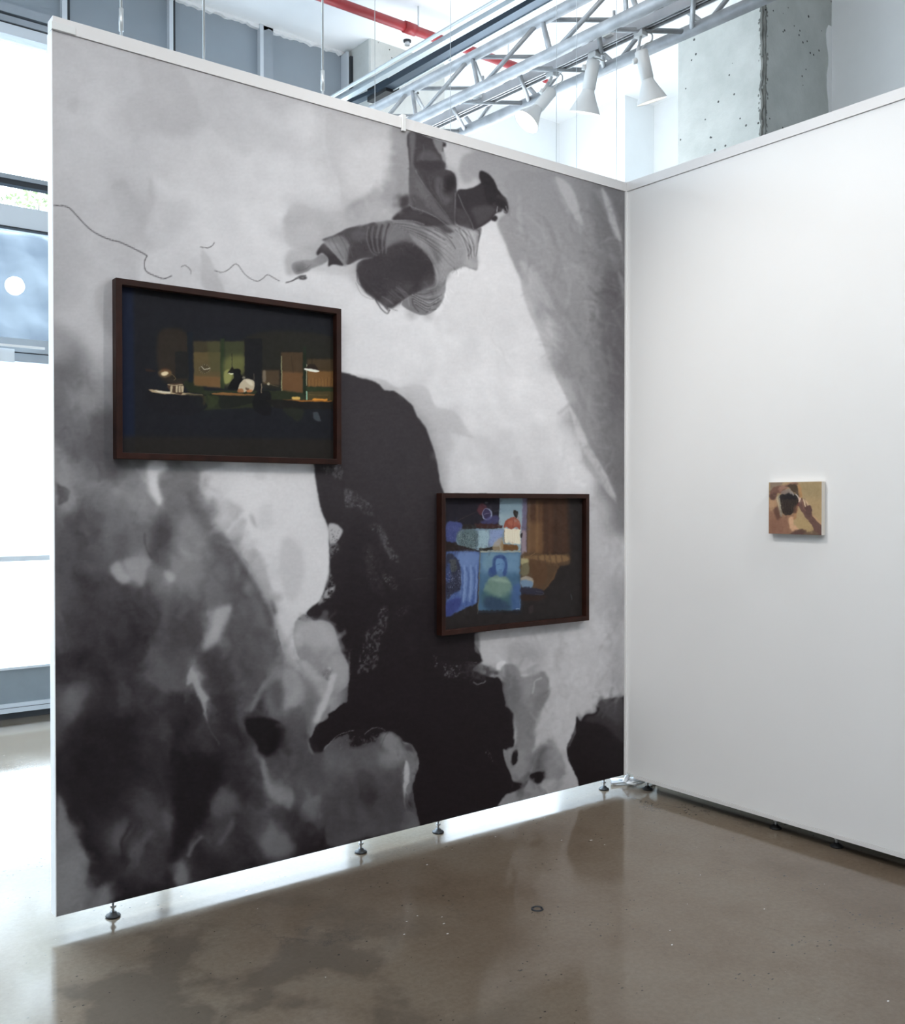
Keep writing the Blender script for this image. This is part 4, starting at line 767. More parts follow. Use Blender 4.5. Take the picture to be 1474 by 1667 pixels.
def paint_bedroom():
    # dim room with a propped portrait, a fringed lamp and bright bedding
    C = Canvas(714, 798, 966, 1040, 3.0, (40,34,34)); C.u = .3
    P, L, E = C.poly, C.line, C.ell
    C.at(700, 780, .19)
    P([(130,150),(1340,150),(1340,1300),(130,1300)], (42,36,36), 2, 1, smooth=False)
    P([(830,150),(1180,150),(1200,640),(830,650)], (78,48,34), 12, .95, smooth=False)
    for x, c in ((850,(150,112,76)),(885,(96,60,40)),(920,(160,112,62)),(955,(132,84,46)),(985,(74,46,32)),(1030,(92,56,36)),(1080,(60,42,34)),(1120,(70,48,38))):
        P([(x-9,190),(x+9,190),(x+12,640),(x-12,650)], c, 9, .65, smooth=False)
    P([(840,360),(960,380),(960,640),(830,640)], (150,104,60), 18, .5, smooth=False)
    P([(590,160),(800,155),(800,340),(780,620),(600,620),(585,390)], (150,172,184), 2, 1, smooth=False); P([(590,160),(800,155),(800,300),(590,300)], (122,150,168), 14, .7, smooth=False)
    P([(795,155),(832,155),(828,650),(785,660)], (116,104,136), 3, .95, smooth=False); P([(786,440),(826,440),(826,650),(786,655)], (168,140,146), 6, .8, smooth=False)
    # picture with a wheel on the wall
    P([(140,160),(600,160),(590,395),(140,380)], (36,32,42), 2, 1, smooth=False); E(450, 260, 44, 52, (96,44,52), 3, .9); E(493, 302, 44, 52, (160,168,200), 1.5, .95); E(490, 298, 35, 43, (58,48,84), 1.5, 1); L([(465,300),(525,290)], 3, (130,120,150), .6, .8)
    P([(500,330),(580,310),(580,380),(430,380)], (70,66,120), 6, .8); P([(380,380),(590,385),(625,400),(620,420),(400,420)], (70,38,36), 2, .95, smooth=False)
    L([(200,380),(290,330),(400,280)], 3, (70,58,56), 1.4, .7); E(485,200,12,9,(90,90,100),2,.7)
    # pillows
    P([(140,380),(210,362),(265,375),(278,410),(250,480),(225,535),(160,540),(140,500)], (66,74,138), 3, 1); C.flecks([(150,390),(260,380),(240,520),(150,520)], 90, (120,126,180), 1, .5)
    P([(270,440),(400,425),(520,428),(635,430),(640,500),(610,570),(500,585),(420,610),(330,590),(240,560),(225,510)], (122,146,168), 2, 1)
    P([(420,440),(510,440),(500,580),(410,600)], (164,194,206), 2, .9, smooth=False); P([(520,435),(635,435),(600,565),(500,575)], (140,158,212), 3, .9, smooth=False); P([(240,450),(400,440),(390,600),(250,560)], (84,104,104), 6, .75)
    C.flecks([(250,450),(420,440),(410,600),(250,560)], 330, (40,48,56), 1.1, .7); C.flecks([(250,450),(420,440),(410,600),(250,560)], 200, (176,186,180), 1, .7); C.flecks([(420,440),(630,435),(600,570),(420,600)], 240, (90,104,150), .9, .5)
    P([(140,540),(230,560),(420,612),(420,630),(140,620)], (44,32,30), 2, .95); P([(420,590),(600,585),(600,615),(425,615)], (52,44,36), 2, .95, smooth=False)
    # sheet
    P([(140,620),(425,618),(420,800),(405,1060),(330,1095),(210,1150),(140,1185)], (74,100,170), 3, 1, smooth=False)
    P([(230,650),(420,640),(400,760),(380,980),(300,1040),(260,1000)], (112,140,200), 10, .8)
    for x in (270, 320, 372): L([(x,760),(x+14,860),(x-10,1080)], 9, (52,76,140), 5, .6)
    for x in (296, 350, 398): L([(x,740),(x+4,860),(x-8,1050)], 7, (140,166,220), 4, .6)
    P([(140,1060),(260,1020),(240,1120),(140,1180)], (50,56,130), 8, .8)
    # patterned garment
    P([(140,670),(190,640),(235,690),(262,760),(268,860),(262,950),(200,980),(140,1010)], (50,52,76), 3, 1); P([(170,700),(220,690),(230,780),(180,790)], (84,86,84), 4, .8); P([(140,760),(170,720),(180,860),(140,880)], (58,76,140), 5, .8)
    C.flecks([(145,790),(258,780),(258,930),(145,940)], 90, (150,150,190), 1.3, .8); C.flecks([(145,960),(240,960),(230,1040),(145,1060)], 26, (130,130,170), 1.1, .8); C.flecks([(150,700),(258,700),(258,960),(150,980)], 60, (30,26,40), 1.8, .8)
    # lamp
    P([(618,530),(640,560),(745,565),(748,612),(615,612)], (122,76,36), 2, 1); P([(560,540),(625,500),(620,612),(540,612)], (190,160,120), 4, .7)
    P([(640,425),(775,425),(776,555),(750,560),(730,550),(705,560),(680,545),(655,550),(640,530)], (252,236,206), 1.4, 1, smooth=False)
    for i in range(9): L([(650+i*15,430),(650+i*15,548)], 1.5, (224,190,150), .8, .5)
    P([(634,420),(640,375),(670,340),(720,325),(760,350),(778,400),(772,432),(740,412),(700,428),(660,412)], (166,74,56), 1.2, 1); P([(670,360),(740,345),(765,390),(690,400)], (196,104,78), 4, .6); L([(715,330),(712,410)], 3, (120,48,40), 1.4, .7)
    P([(715,275),(742,270),(755,285),(748,330),(730,325)], (44,38,36), 1.4, 1); E(786, 482, 9, 22, (46,40,42), 1.2)
    L([(640,440),(640,540)], 3, (150,100,60), 1, .7)
    # propped portrait of a seated sitter
    P([(430,612),(782,612),(778,1130),(412,1150)], (66,104,140), 1.2, 1, smooth=False); P([(430,612),(782,612),(780,628),(430,630)], (190,176,140), 1, .9, smooth=False)
    P([(440,632),(775,630),(772,800),(440,800)], (106,146,184), 16, .95, smooth=False); P([(470,650),(560,650),(560,760),(470,780)], (112,150,170), 14, .7)
    L([(432,620),(412,1150)], 4, (120,104,84), .8, .8); L([(780,620),(775,1120)], 3, (130,140,170), .8, .8)
    P([(500,800),(510,760),(535,750),(540,690),(570,655),(630,652),(660,690),(664,760),(650,830),(620,850),(560,850),(515,830)], (48,74,138), 4, .95)
    P([(565,700),(590,680),(625,685),(642,715),(640,760),(618,800),(590,808),(568,775)], (100,144,196), 3, .95); P([(580,790),(620,790),(625,840),(575,840)], (84,124,168), 3, .9)
    L([(578,730),(598,727)], 4, (52,78,138), 1, .6); L([(615,727),(633,730)], 4, (52,78,138), 1, .6); L([(595,778),(615,778)], 4, (60,80,140), 1, .6)
    P([(470,920),(500,860),(560,825),(600,840),(640,830),(690,880),(720,960),(700,1010),(600,1030),(500,1000),(460,960)], (116,146,130), 6, .95); P([(500,860),(600,840),(690,890),(600,880)], (150,176,156), 6, .7)
    P([(460,960),(600,1010),(740,960),(770,1060),(680,1120),(540,1120),(450,1060)], (60,96,104), 12, .9); P([(480,1010),(600,1030),(700,1100),(560,1130),(470,1090)], (44,62,96), 10, .8); P([(700,950),(775,900),(772,1120),(700,1110)], (60,90,160), 12, .7)
    L([(740,1112),(770,1110)], 4, (170,190,220), .8, .8); P([(412,1125),(780,1120),(780,1150),(412,1160)], (34,30,34), 3, .8, smooth=False)
    # sofa with draped throw, cushions
    P([(785,650),(900,640),(1100,650),(1190,640),(1200,720),(1100,760),(1060,860),(960,960),(870,960),(785,940)], (96,66,42), 5, .9)
    P([(790,672),(900,655),(1060,650),(1180,660),(1180,700),(1060,720),(960,700),(860,690)], (142,102,62), 5, .9)
    for x in (930, 985, 1030, 1080, 1130): L([(x,660),(x+10,735)], 8, (88,60,40), 4, .6)
    P([(850,700),(900,695),(990,720),(1000,860),(930,960),(870,840)], (96,62,38), 6, .9); P([(785,680),(845,685),(840,720),(790,740)], (190,176,124), 3, .9); P([(785,745),(846,715),(846,810),(785,825)], (118,106,76), 3, 1)
    P([(785,840),(860,838),(890,870),(870,910),(785,900)], (176,160,142), 3, .95); P([(785,865),(880,880),(868,935),(790,925)], (110,140,176), 3, .95); P([(786,925),(880,930),(960,950),(960,990),(786,975)], (44,44,66), 4, .9)
    L([(1100,755),(1040,870),(980,950)], 7, (116,76,46), 4, .7); L([(860,660),(905,635)], 3, (150,110,70), .8, .8); L([(910,960),(975,975),(960,990),(900,985)], 2, (110,100,120), .8, .6)
    P([(785,990),(900,1000),(1000,1000),(940,1040),(790,1040)], (56,36,30), 6, .8); P([(850,1100),(885,1080),(885,1140),(855,1150)], (66,52,56), 4, .7); L([(1208,985),(1216,1030)], 4, (80,80,90), 1, .7)
    C.at(0,0,1); C.wisps([(745,810),(930,810),(930,900),(860,960),(850,900),(740,900)], 260, 12, 6, 1.4, 20, 6, .35); C.wisps([(725,860),(780,860),(770,1000),(725,1000)], 200, 9, 5, 1.5, 30, 4, .35)
    C.wisps([(784,900),(848,900),(846,990),(782,990)], 140, 9, 8, 1.2, 20, 8, .35)
    C.warp(4*np.ones((C.h,C.w)), 14, 3, 3)
    C.noise(7, 4, 3, 5); g = C.a.mean(2, keepdims=True); C.a = (g+(C.a-g)*.82)*.86+12  # muted colours, and glass haze painted into the dark tones
    return C

def paint_haircut():
    # bare back, dark hair being combed, raised arms, tan ground
    C = Canvas(1248, 780, 1344, 878, 5.0, (178,146,98)); C.u = .17
    P, L, E = C.poly, C.line, C.ell
    C.at(1220, 760, .1018)
    P([(800,240),(1170,240),(1170,500),(850,480)], (160,136,92), 40, .8, smooth=False); P([(700,820),(1000,880),(1060,1040),(940,1040),(780,990)], (180,148,96), 4, 1)
    P([(330,240),(560,240),(500,330),(330,420)], (140,118,98), 10, 1, smooth=False)
    P([(330,520),(440,490),(470,560),(500,700),(540,760),(700,750),(770,640),(790,640),(760,740),(740,830),(640,820),(630,880),(660,990),(760,1000),(860,1020),(940,1045),(1000,1020),(1090,1020),(1170,1040),(1170,1120),(330,1120)], (158,112,82), 5, 1)
    P([(330,700),(420,760),(520,800),(620,820),(640,1060),(330,1080)], (146,98,74), 18, .9); P([(430,620),(470,620),(500,760),(520,800),(460,850),(430,820),(390,680)], (96,60,48), 9, .85); P([(330,540),(420,520),(450,620),(400,660),(340,700)], (186,140,98), 9, .9)
    P([(350,860),(500,860),(520,1060),(350,1060)], (138,92,70), 22, .7); P([(640,820),(700,790),(710,850),(720,920),(790,990),(740,1040),(670,1000),(640,920)], (214,160,118), 6, .95)
    P([(720,760),(770,640),(780,650),(760,760),(740,830),(710,835)], (176,122,78), 4, .9)
    P([(700,1040),(800,1000),(880,1000),(940,1045),(1040,1020),(1170,1050),(1170,1120),(680,1100)], (92,62,54), 8, .95); P([(880,1050),(1080,1020),(1100,1090),(900,1090)], (120,96,70), 8, .7)
    # left arm
    P([(330,420),(380,340),(440,310),(560,300),(700,250),(780,260),(760,290),(640,320),(560,380),(520,420),(470,420),(430,470),(400,525),(340,520)], (120,80,66), 5, 1)
    P([(480,330),(640,270),(740,250),(700,300),(560,360),(500,400)], (168,118,98), 7, .8); P([(340,440),(440,420),(400,520),(350,520)], (86,58,50), 7, .7)
    # mirror edge / white strip
    P([(430,520),(480,440),(500,460),(520,640),(530,780),(495,780),(470,620)], (150,140,120), 3, .95); P([(436,500),(460,480),(480,640),(470,650)], (206,176,128), 4, .8)
    # hair
    P([(500,460),(560,430),(640,400),(700,440),(760,450),(800,500),(790,580),(740,660),(700,740),(640,770),(560,760),(520,680),(500,560)], (50,38,32), 3, 1); P([(500,450),(640,400),(760,460),(740,520),(520,520)], (28,26,30), 7, .85)
    for i in range(20): x = 520+i*12; L([(x+10,520),(x,620),(x+6,740)], 5, (78,60,48) if i%2 else (34,26,26), 2, .6)
    P([(580,310),(700,270),(770,300),(800,380),(830,480),(790,480),(740,420),(690,400),(640,330)], (78,60,44), 5, 1); C.flecks([(650,290),(780,300),(810,470),(700,400)], 50, (150,120,80), .6, .8); C.flecks([(650,290),(780,300),(810,470),(700,400)], 50, (36,26,22), .6, .8)
    P([(780,300),(820,300),(850,460),(820,500),(790,420)], (186,132,78), 5, .9); P([(510,410),(600,360),(650,350),(660,400),(560,440)], (136,118,110), 5, .9); P([(640,340),(670,380),(720,440),(700,460),(650,400)], (150,138,130), 4, .95); L([(750,440),(790,490)], 12, (210,200,190), 3, .95)
    P([(790,490),(830,500),(835,560),(800,600),(790,550)], (220,180,160), 4, .9); P([(770,580),(810,570),(820,620),(775,630)], (110,50,50), 4, .9); P([(720,640),(780,600),(760,700),(700,740)], (100,60,48), 5, .7)
    # right hand and arm
    P([(800,600),(840,500),(860,500),(890,620),(905,640),(900,540),(870,500),(900,520),(950,610),(985,620),(1005,680),(1010,750),(1060,820),(1160,930),(1170,1060),(1060,1040),(1020,960),(940,850),(860,740),(820,680)], (108,74,64), 3.5, 1)
    P([(865,500),(885,520),(910,640),(895,640)], (226,194,160), 3, .95, smooth=False); P([(895,510),(930,560),(960,615),(935,625),(905,560)], (220,184,140), 3, .95, smooth=False); P([(1010,760),(1060,800),(1160,900),(1170,940),(1080,860)], (196,148,104), 4, .9)
    P([(880,660),(980,640),(1000,760),(940,800)], (92,62,58), 8, .7); L([(860,520),(870,640),(900,700)], 10, (150,100,80), 5, .6)
    C.at(0,0,1); C.wisps([(1250,785),(1338,785),(1338,872),(1250,872)], 260, 9, 10, 1.2, 20, 10, .3); C.warp(7*np.ones((C.h,C.w)), 20, 3, 3)
    C.noise(2.5, 4, 2, 5); g = C.a.mean(2, keepdims=True); C.a = (g+(C.a-g)*.8)*.97+6
    return C

# ---------------------------------------------------------------- the room
CZ, FY, SX = 5.22, 3.62, 3.40           # ceiling height, shopfront plane, side wall
def floor_material():
    m, nt, b = nodes('polished_concrete'); N = nt.nodes.new; K = nt.links.new
    tc = N('ShaderNodeTexCoord')
    def noise(s, d=8, r=.6, v=None):
        n = N('ShaderNodeTexNoise'); n.inputs['Scale'].default_value = s; n.inputs['Detail'].default_value = d; n.inputs['Roughness'].default_value = r; K(v or tc.outputs['Object'], n.inputs['Vector']); return n
    def ramp(i, *st):
        r = N('ShaderNodeValToRGB'); e = r.color_ramp.elements
        while len(e) < len(st): e.new(.5)
        for q, (p, c) in zip(e, st): q.position = p; q.color = (*c, 1) if not isinstance(c, float) else (c, c, c, 1)
        K(i, r.inputs[0]); return r
    def mix(f, a, c, mode='MIX', fv=None):
        x = N('ShaderNodeMix'); x.data_type = 'RGBA'; x.blend_type = mode
        if fv is not None: x.inputs['Factor'].default_value = fv
        else: K(f, x.inputs['Factor'])
        K(a, x.inputs['A'])
        if isinstance(c, tuple): x.inputs['B'].default_value = (*c, 1)
        else: K(c, x.inputs['B'])
        return x.outputs['Result']
    base = ramp(noise(.9, 10, .62).outputs['Fac'], (.34, (.120,.088,.062)), (.5, (.158,.126,.095)), (.66, (.178,.152,.120)))
    fine = ramp(noise(55, 4, .7).outputs['Fac'], (.35, .91), (.65, 1.07))
    c = mix(None, base.outputs[0], fine.outputs[0], 'MULTIPLY', 1.0)
    # old damp stains
    st = ramp(noise(1.7, 7, .55).outputs['Fac'], (.50, 0.0), (.55, .62))
    dist = N('ShaderNodeVectorMath'); dist.operation = 'DISTANCE'; dist.inputs[1].default_value = (-2.62, -.80, 0); K(tc.outputs['Object'], dist.inputs[0])
    near = ramp(dist.outputs['Value'], (.45, 1.0), (1.0, 0.0))
    ml = N('ShaderNodeMath'); ml.operation = 'MULTIPLY'; K(st.outputs[0], ml.inputs[0]); K(near.outputs[0], ml.inputs[1])
    c = mix(ml.outputs[0], c, (.075,.062,.050))
    # dark pits and pale paint flecks
    for sc, th, seed, colr in ((26, .12, 3.0, (.05,.045,.04)), (9, .045, 11.0, (.62,.60,.57)), (60, .075, 6.0, (.04,.036,.03))):
        mp = N('ShaderNodeMapping'); mp.inputs['Location'].default_value = (seed, seed*1.7, 0); mp.inputs['Scale'].default_value = (1, 1.6, 1); K(tc.outputs['Object'], mp.inputs[0])
        wv = noise(8, 3, .6, mp.outputs[0]); mm = mix(None, mp.outputs[0], wv.outputs['Color'], 'ADD', .04)
        v = N('ShaderNodeTexVoronoi'); v.inputs['Scale'].default_value = sc; K(mm, v.inputs['Vector'])
        ok = noise(2.2, 4, .6, mp.outputs[0]); thn = N('ShaderNodeMath'); thn.operation = 'MULTIPLY_ADD'; thn.inputs[1].default_value = th*6; thn.inputs[2].default_value = -th*2.6; K(ok.outputs['Fac'], thn.inputs[0])
        lt = N('ShaderNodeMath'); lt.operation = 'LESS_THAN'; K(v.outputs['Distance'], lt.inputs[0]); K(thn.outputs[0], lt.inputs[1])
        c = mix(lt.outputs[0], c, colr)
    # hairline cracks
    mp = N('ShaderNodeMapping'); K(tc.outputs['Object'], mp.inputs[0]); dv = mix(None, mp.outputs[0], noise(1.5, 8, .7).outputs['Color'], 'ADD', .9)
    v = N('ShaderNodeTexVoronoi'); v.feature = 'DISTANCE_TO_EDGE'; v.inputs['Scale'].default_value = .55; K(dv, v.inputs['Vector'])
    cr = ramp(v.outputs['Distance'], (.0, .85), (.005, 0.0)); K2 = ramp(noise(1.1).outputs['Fac'], (.5, 0.0), (.6, 1.0))
    ml = N('ShaderNodeMath'); ml.operation = 'MULTIPLY'; K(cr.outputs[0], ml.inputs[0]); K(K2.outputs[0], ml.inputs[1])
    c = mix(ml.outputs[0], c, (.07,.06,.055))
    K(c, b.inputs['Base Color'])
    rr = ramp(noise(2.5, 8, .6).outputs['Fac'], (.35, .08), (.7, .17)); K(rr.outputs[0], b.inputs['Roughness'])
    b.inputs['Specular IOR Level'].default_value = .55
    bp = N('ShaderNodeBump'); bp.inputs['Strength'].default_value = .05; bp.inputs['Distance'].default_value = .003
    K(noise(14, 5, .6).outputs['Fac'], bp.inputs['Height']); K(bp.outputs[0], b.inputs['Normal'])
    return m
tag(obj('floor', B(-9.5,-9.5,-.1,SX,FY+.05,0), floor_material()), kind='structure')
CH = 6.3
tag(obj('ceiling', B(-9.5,.98,CZ,SX+.2,FY+.05,CZ+.1), M['ceil']), kind='structure')
tag(obj('ceiling', B(-9.5,-9.5,CH,SX+.2,1.10,CH+.1), M['ceil']), kind='structure')
tag(obj('trim_14', B(-9.5,.98,CZ+.1,SX,1.08,CH), M['ceil']), kind='structure')
tag(obj('wall_right', B(SX,-9.5,0,SX+.12,FY,CH), M['white']), kind='structure')
tag(obj('wall_back', B(-9.5,-9.62,0,SX,-9.5,CH), M['white']), kind='structure')
tag(obj('wall_left', B(-9.62,-9.5,0,-9.5,FY,CH), M['white']), kind='structure')

# shopfront: stacked rails, gaskets, glass
def rail(name, z0, z1, m, y0=0, y1=.10, x0=-9.5, x1=SX, parent=None):
    return obj(name, B(x0, FY+y0, z0, x1, FY+y1, z1), m, parent)
win = rail('window_1', 2.42, 2.48, M['mull'], -.03, .09); tag(win, kind='structure')
rail('rail', 2.484, 2.575, M['mull'], -.045, .09, parent=win); rail('gasket', 2.478, 2.486, M['mulldark'], -.034, .09, parent=win)
rail('sill', .0, .045, M['mulldark'], 0, .1, parent=win); rail('sill', .045, .075, M['mulllight'], -.03, .1, parent=win); rail('sill', .078, .105, M['mulllight'], -.015, .1, parent=win); rail('gasket', .075, .078, M['mulldark'], -.02, .1, parent=win)
rail('kick_panel', .105, .335, M['kick'], 0, .08, parent=win); rail('rail', .335, .352, M['mulllight'], -.02, .09, parent=win)
rail('push_bar', 1.068, 1.104, M['mulllight'], -.02, .02, parent=win)
rail('glass_pane', .35, 2.43, M['glass'], .04, .046, parent=win)
for x in (-7.6,-5.4,-3.3,-1.05,1.32): obj('mullion', B(x-.035, FY-.01, .1, x+.035, FY+.09, 2.45), M['mull'], win)
win2 = rail('window_2', 3.32, 3.47, M['mulllight'], -.02, .09); tag(win2, kind='structure')
rail('gasket', 3.316, 3.326, M['mulldark'], -.03, .02, parent=win2); rail('glass_pane', 2.57, 3.32, M['glass'], .04, .046, parent=win2); rail('glass_pane', 3.46, 3.63, M['glass'], .04, .046, parent=win2)
rail('rail', 3.645, 3.675, M['mull'], -.03, .09, parent=win2); rail('gasket', 3.61, 3.645, M['mulldark'], -.02, .05, parent=win2)
rail('glass_pane', 3.67, 4.62, M['glass'], .04, .046, parent=win2); rail('rail', 4.60, 4.67, M['mulllight'], -.05, .09, parent=win2); rail('gasket', 4.67, 4.68, M['mulldark'], -.045, .05, parent=win2)
rail('rail', 4.68, 4.72, M['mull'], -.06, .09, parent=win2)
# steel header with pilasters above the glass, white boarding further right
hd = rail('trim_1', 4.70, CZ, M['header'], 0, .1, x1=.50); tag(hd, kind='structure')
hd2 = obj('trim_2', B(-9.5, FY-.06, 4.74, -1.86, FY, 4.80), M['mull']); tag(hd2, kind='structure')
n = 1
for px, wdt in ((-1.745,.035),(-.985,.03),(-.25,.03)):
    o = obj('trim_%d' % (n+2), B(px-wdt, FY-.05, 4.68, px, FY, CZ), M['mulllight']); tag(o, kind='structure'); n += 1
    o = obj('trim_%d' % (n+2), B(px, FY-.035, 4.68, px+(.022 if px < -.5 else .09), FY, CZ), M['mull' if px > -.5 else 'mulldark']); tag(o, kind='structure'); n += 1
o = obj('trim_9', B(.505, FY-.12, 4.5, .53, FY, CZ-.06), M['mulldark']); tag(o, kind='structure')
o = obj('trim_10', B(.485, FY-.10, 4.5, .503, FY, CZ-.02), M['mulllight']); tag(o, kind='structure')
o = rail('trim_11', 4.70, CZ, M['white'], 0, .1, x0=.50); tag(o, kind='structure')
# ragged plaster edge where the ceiling meets the header
bm = bmesh.new(); xs = np.arange(-2.6, .55, .03); prev = None
for x in xs:
    h = .012+random.random()*.022; r = [bm.verts.new(p) for p in ((x,FY-.035,CZ),(x,FY-.035,CZ-h),(x,FY,CZ-h),(x,FY,CZ))]
    if prev:
        for k in range(4): bm.faces.new((prev[k], prev[(k+1)%4], r[(k+1)%4], r[k]))
    prev = r
tag(obj('trim_12', bm, M['ceil']), kind='structure')
# white stepped wall pieces beside the side wall
o = obj('wall_step', B(3.0, 2.75, 0, SX, FY, CZ), M['white']); o.name = 'wall_alcove'; tag(o, kind='structure')
o = obj('trim_13', B(2.30, FY-.02, 4.62, 2.62, FY+.0, 4.72), M['black']); tag(o, kind='structure')

# concrete pillar on the shopfront line
bm = bmesh.new(); box(bm, .53, 3.25, 0, 1.30, FY-.001, CZ); bmesh.ops.bevel(bm, geom=[e for e in bm.edges if abs((e.verts[0].co-e.verts[1].co).z) > 2], offset=.012, segments=1, affect='EDGES')
tag(obj('concrete_pillar', bm, M['concdark']), 'pale concrete pillar against the shopfront, behind the hanging black channel', 'pillar')
# big raw column with a crumbled corner
cx0, cy0, cx1, cy1 = 2.5, .915, SX+.001, 1.72
def column():
    root = empty('concrete_column', (cx0, cy0, 0), 'thick raw concrete column with crumbled corner behind the white wall', 'column')
    bm = bmesh.new(); nz = 140; rows = []
    rg = random.Random(9)
    pr = [0, .02, .05]
    for i in range(nz+1):
        z = (CZ+.6)*i/nz; a = .010+.014*rg.random()+(.03 if 3.2 < z < 3.7 else 0)*rg.random(); b = .010+.014*rg.random()+(.02 if 3.2 < z < 3.7 else 0)*rg.random()
        ring = [(0, cy1-cy0), (0, a+.016), (0, a), (b*.5+.004, a*.5+.004), (b, 0), (b+.016, 0), (cx1-cx0, 0), (cx1-cx0, cy1-cy0)]
        rows.append([bm.verts.new((x, y, z)) for x, y in ring])
    chip = []
    for i in range(nz):
        for k in range(8):
            f = bm.faces.new((rows[i][k], rows[i][(k+1)%8], rows[i+1][(k+1)%8], rows[i+1][k]))
            if k in (1, 2, 3, 4): f.material_index = 1
    bm.faces.new(rows[-1]); bm.faces.new(rows[0])
    o = obj('shaft', bm, M['conc'], root); o.data.materials.append(M['concedge'])
    # lumps of loose mortar along the corner
    bm = bmesh.new()
    for i in range(170):
        z = 2.9+rg.random()*2.3; w = 1.6 if 3.2 < z < 3.75 else .7
        side = rg.random() < .5; d = rg.random()*.05*w
        p = Vector((-.001, .012+d, z)) if side else Vector((.012+d, -.001, z))
        m = Matrix.Translation(p) @ Matrix.Diagonal((*( (.3, 1, 1.6) if side else (1, .3, 1.6) ), 1))
        bmesh.ops.create_icosphere(bm, subdivisions=1, radius=.004+rg.random()*.007*w, matrix=m)
    obj('mortar_edge', bm, M['concedge'], root)
    # white paint left on the far edge, rust dark seam
    bm = bmesh.new(); prev = None
    for i in range(60):
        z = 2.9+i*.04; wv = .05+.02*math.sin(i*.7)+rg.random()*.02; r = [bm.verts.new(p) for p in ((cx1-cx0-wv,-.004,z),(cx1-cx0,-.004,z),(cx1-cx0,0,z),(cx1-cx0-wv,0,z))]
        if prev:
            for k in range(4): bm.faces.new((prev[k], prev[(k+1)%4], r[(k+1)%4], r[k]))
        prev = r
    obj('paint_strip', bm, M['white'], root)
column()
# ---------------------------------------------------------------- outside
pv = obj('pavement', B(-14, FY+.1, -.12, 10, 14, -.02), M['pave']); tag(pv, kind='structure')
m, nt, b = nodes('awning_cloth'); b.inputs['Roughness'].default_value = .8
tc = nt.nodes.new('ShaderNodeTexCoord'); nz_ = nt.nodes.new('ShaderNodeTexNoise'); nz_.inputs['Scale'].default_value = 1.6; nz_.inputs['Detail'].default_value = 3
rp = nt.nodes.new('ShaderNodeValToRGB'); rp.color_ramp.elements[0].position = .38; rp.color_ramp.elements[0].color = (.05,.068,.092,1); rp.color_ramp.elements[1].position = .62; rp.color_ramp.elements[1].color = (.13,.155,.18,1)
nt.links.new(tc.outputs['Object'], nz_.inputs[0]); nt.links.new(nz_.outputs['Fac'], rp.inputs[0]); nt.links.new(rp.outputs[0], b.inputs['Base Color'])
aw = empty('shop_awning', (-2, FY+.6, 2.55), 'blue grey cloth canopy outside the upper shopfront glass', 'awning')
bm = bmesh.new(); nx_ = 60; g = []
for j in range(17):
    t = j/16; g.append([bm.verts.new((-2.6+5*i/nx_, 1.3*t+.03*math.sin(i*1.7+j*.6), 1.27*t-.05*math.sin(t*3.1)+.02*math.sin(i*.9))) for i in range(nx_+1)])
for j in range(16):
    for i in range(nx_): bm.faces.new((g[j][i], g[j][i+1], g[j+1][i+1], g[j+1][i]))
obj('cloth', bm, m, aw, True).modifiers.new('thickness', 'SOLIDIFY').thickness = .01
for x in (-2.5, 2.3): obj('arm', T((x,.06,-.06),(x,1.36,1.2),.02), M['mull'], aw)
def tree(x, y, h, label):
    r = empty('street_tree', (x, y, -.02), label, 'tree'); rg = random.Random(int(x*10)); tips = []
    br = bmesh.new()
    def grow(p, d, l, rad, k):
        q = p+d*l; tube(br, p, q, rad, 6, rad*.7)
        if k == 0: tips.append(q); return
        for _ in range(3 if k > 1 else 4):
            nd = (d+Vector((rg.uniform(-.75,.75), rg.uniform(-.75,.75), rg.uniform(-.2,.5)))).normalized(); grow(q, nd, l*rg.uniform(.6,.8), rad*.62, k-1)
    obj('trunk', T((0,0,0),(0,0,h*.5),.11,12,.08), M['bark'], r, True)
    for a in range(5):
        grow(Vector((0,0,h*.5)), Vector((math.cos(a*1.3)*.7, math.sin(a*1.3)*.7, .75)).normalized(), h*.14, .035, 4)
    obj('branches', br, M['bark'], r)
    lf = bmesh.new()
    for t in tips:
        for _ in range(4):
            c = t+Vector((rg.gauss(0,.1), rg.gauss(0,.1), rg.gauss(0,.1))); q = Matrix.Rotation(rg.random()*6, 4, Vector((rg.random()-.5, rg.random()-.5, rg.random()-.5)).normalized())
            vs = [lf.verts.new(c+(q@Vector(v))) for v in ((0,-.045,0),(.022,0,.004),(0,.045,0),(-.022,0,.004))]; lf.faces.new(vs)
    tag(obj('foliage', lf, M['leaf'], r), kind='stuff')
tree(.42, 10.5, 6.7, 'thin-twigged leafy tree outside the shopfront, seen above the awning')

# ---------------------------------------------------------------- the two display walls
Lw, Z0, Z1 = 2.829, .0615, 3.0615
H = Z1-Z0
def leveling_foot(x, y, parent, z):
    o = parent.location
    f = obj('leveling_foot', T((x-o.x,y-o.y,.018),(x-o.x,y-o.y,z+.005),.005,12), M['steel'], parent)
    bm = bmesh.new(); lathe(bm, (x-o.x,y-o.y,0), (0,0,1), [(0,0),(0,.025),(.004,.0265),(.008,.024),(.012,.014),(.019,.011),(.019,0)], 24)
    obj('foot_pad', bm, M['rubber'], f, True)
    obj('lock_nut', T((x-o.x,y-o.y,.034),(x-o.x,y-o.y,.042),.011,6), M['steel'], f)
tag(obj('hidden_shade_panel', B(.20, -2.45, 0, .28, -.04, 2.9), M['back']), kind='structure')  # unseen dark panel added to keep the gap under the white wall dark
mw = empty('display_wall', (-Lw, .05, 0), 'tall freestanding wall covered with a black and white cloud mural', 'display wall')
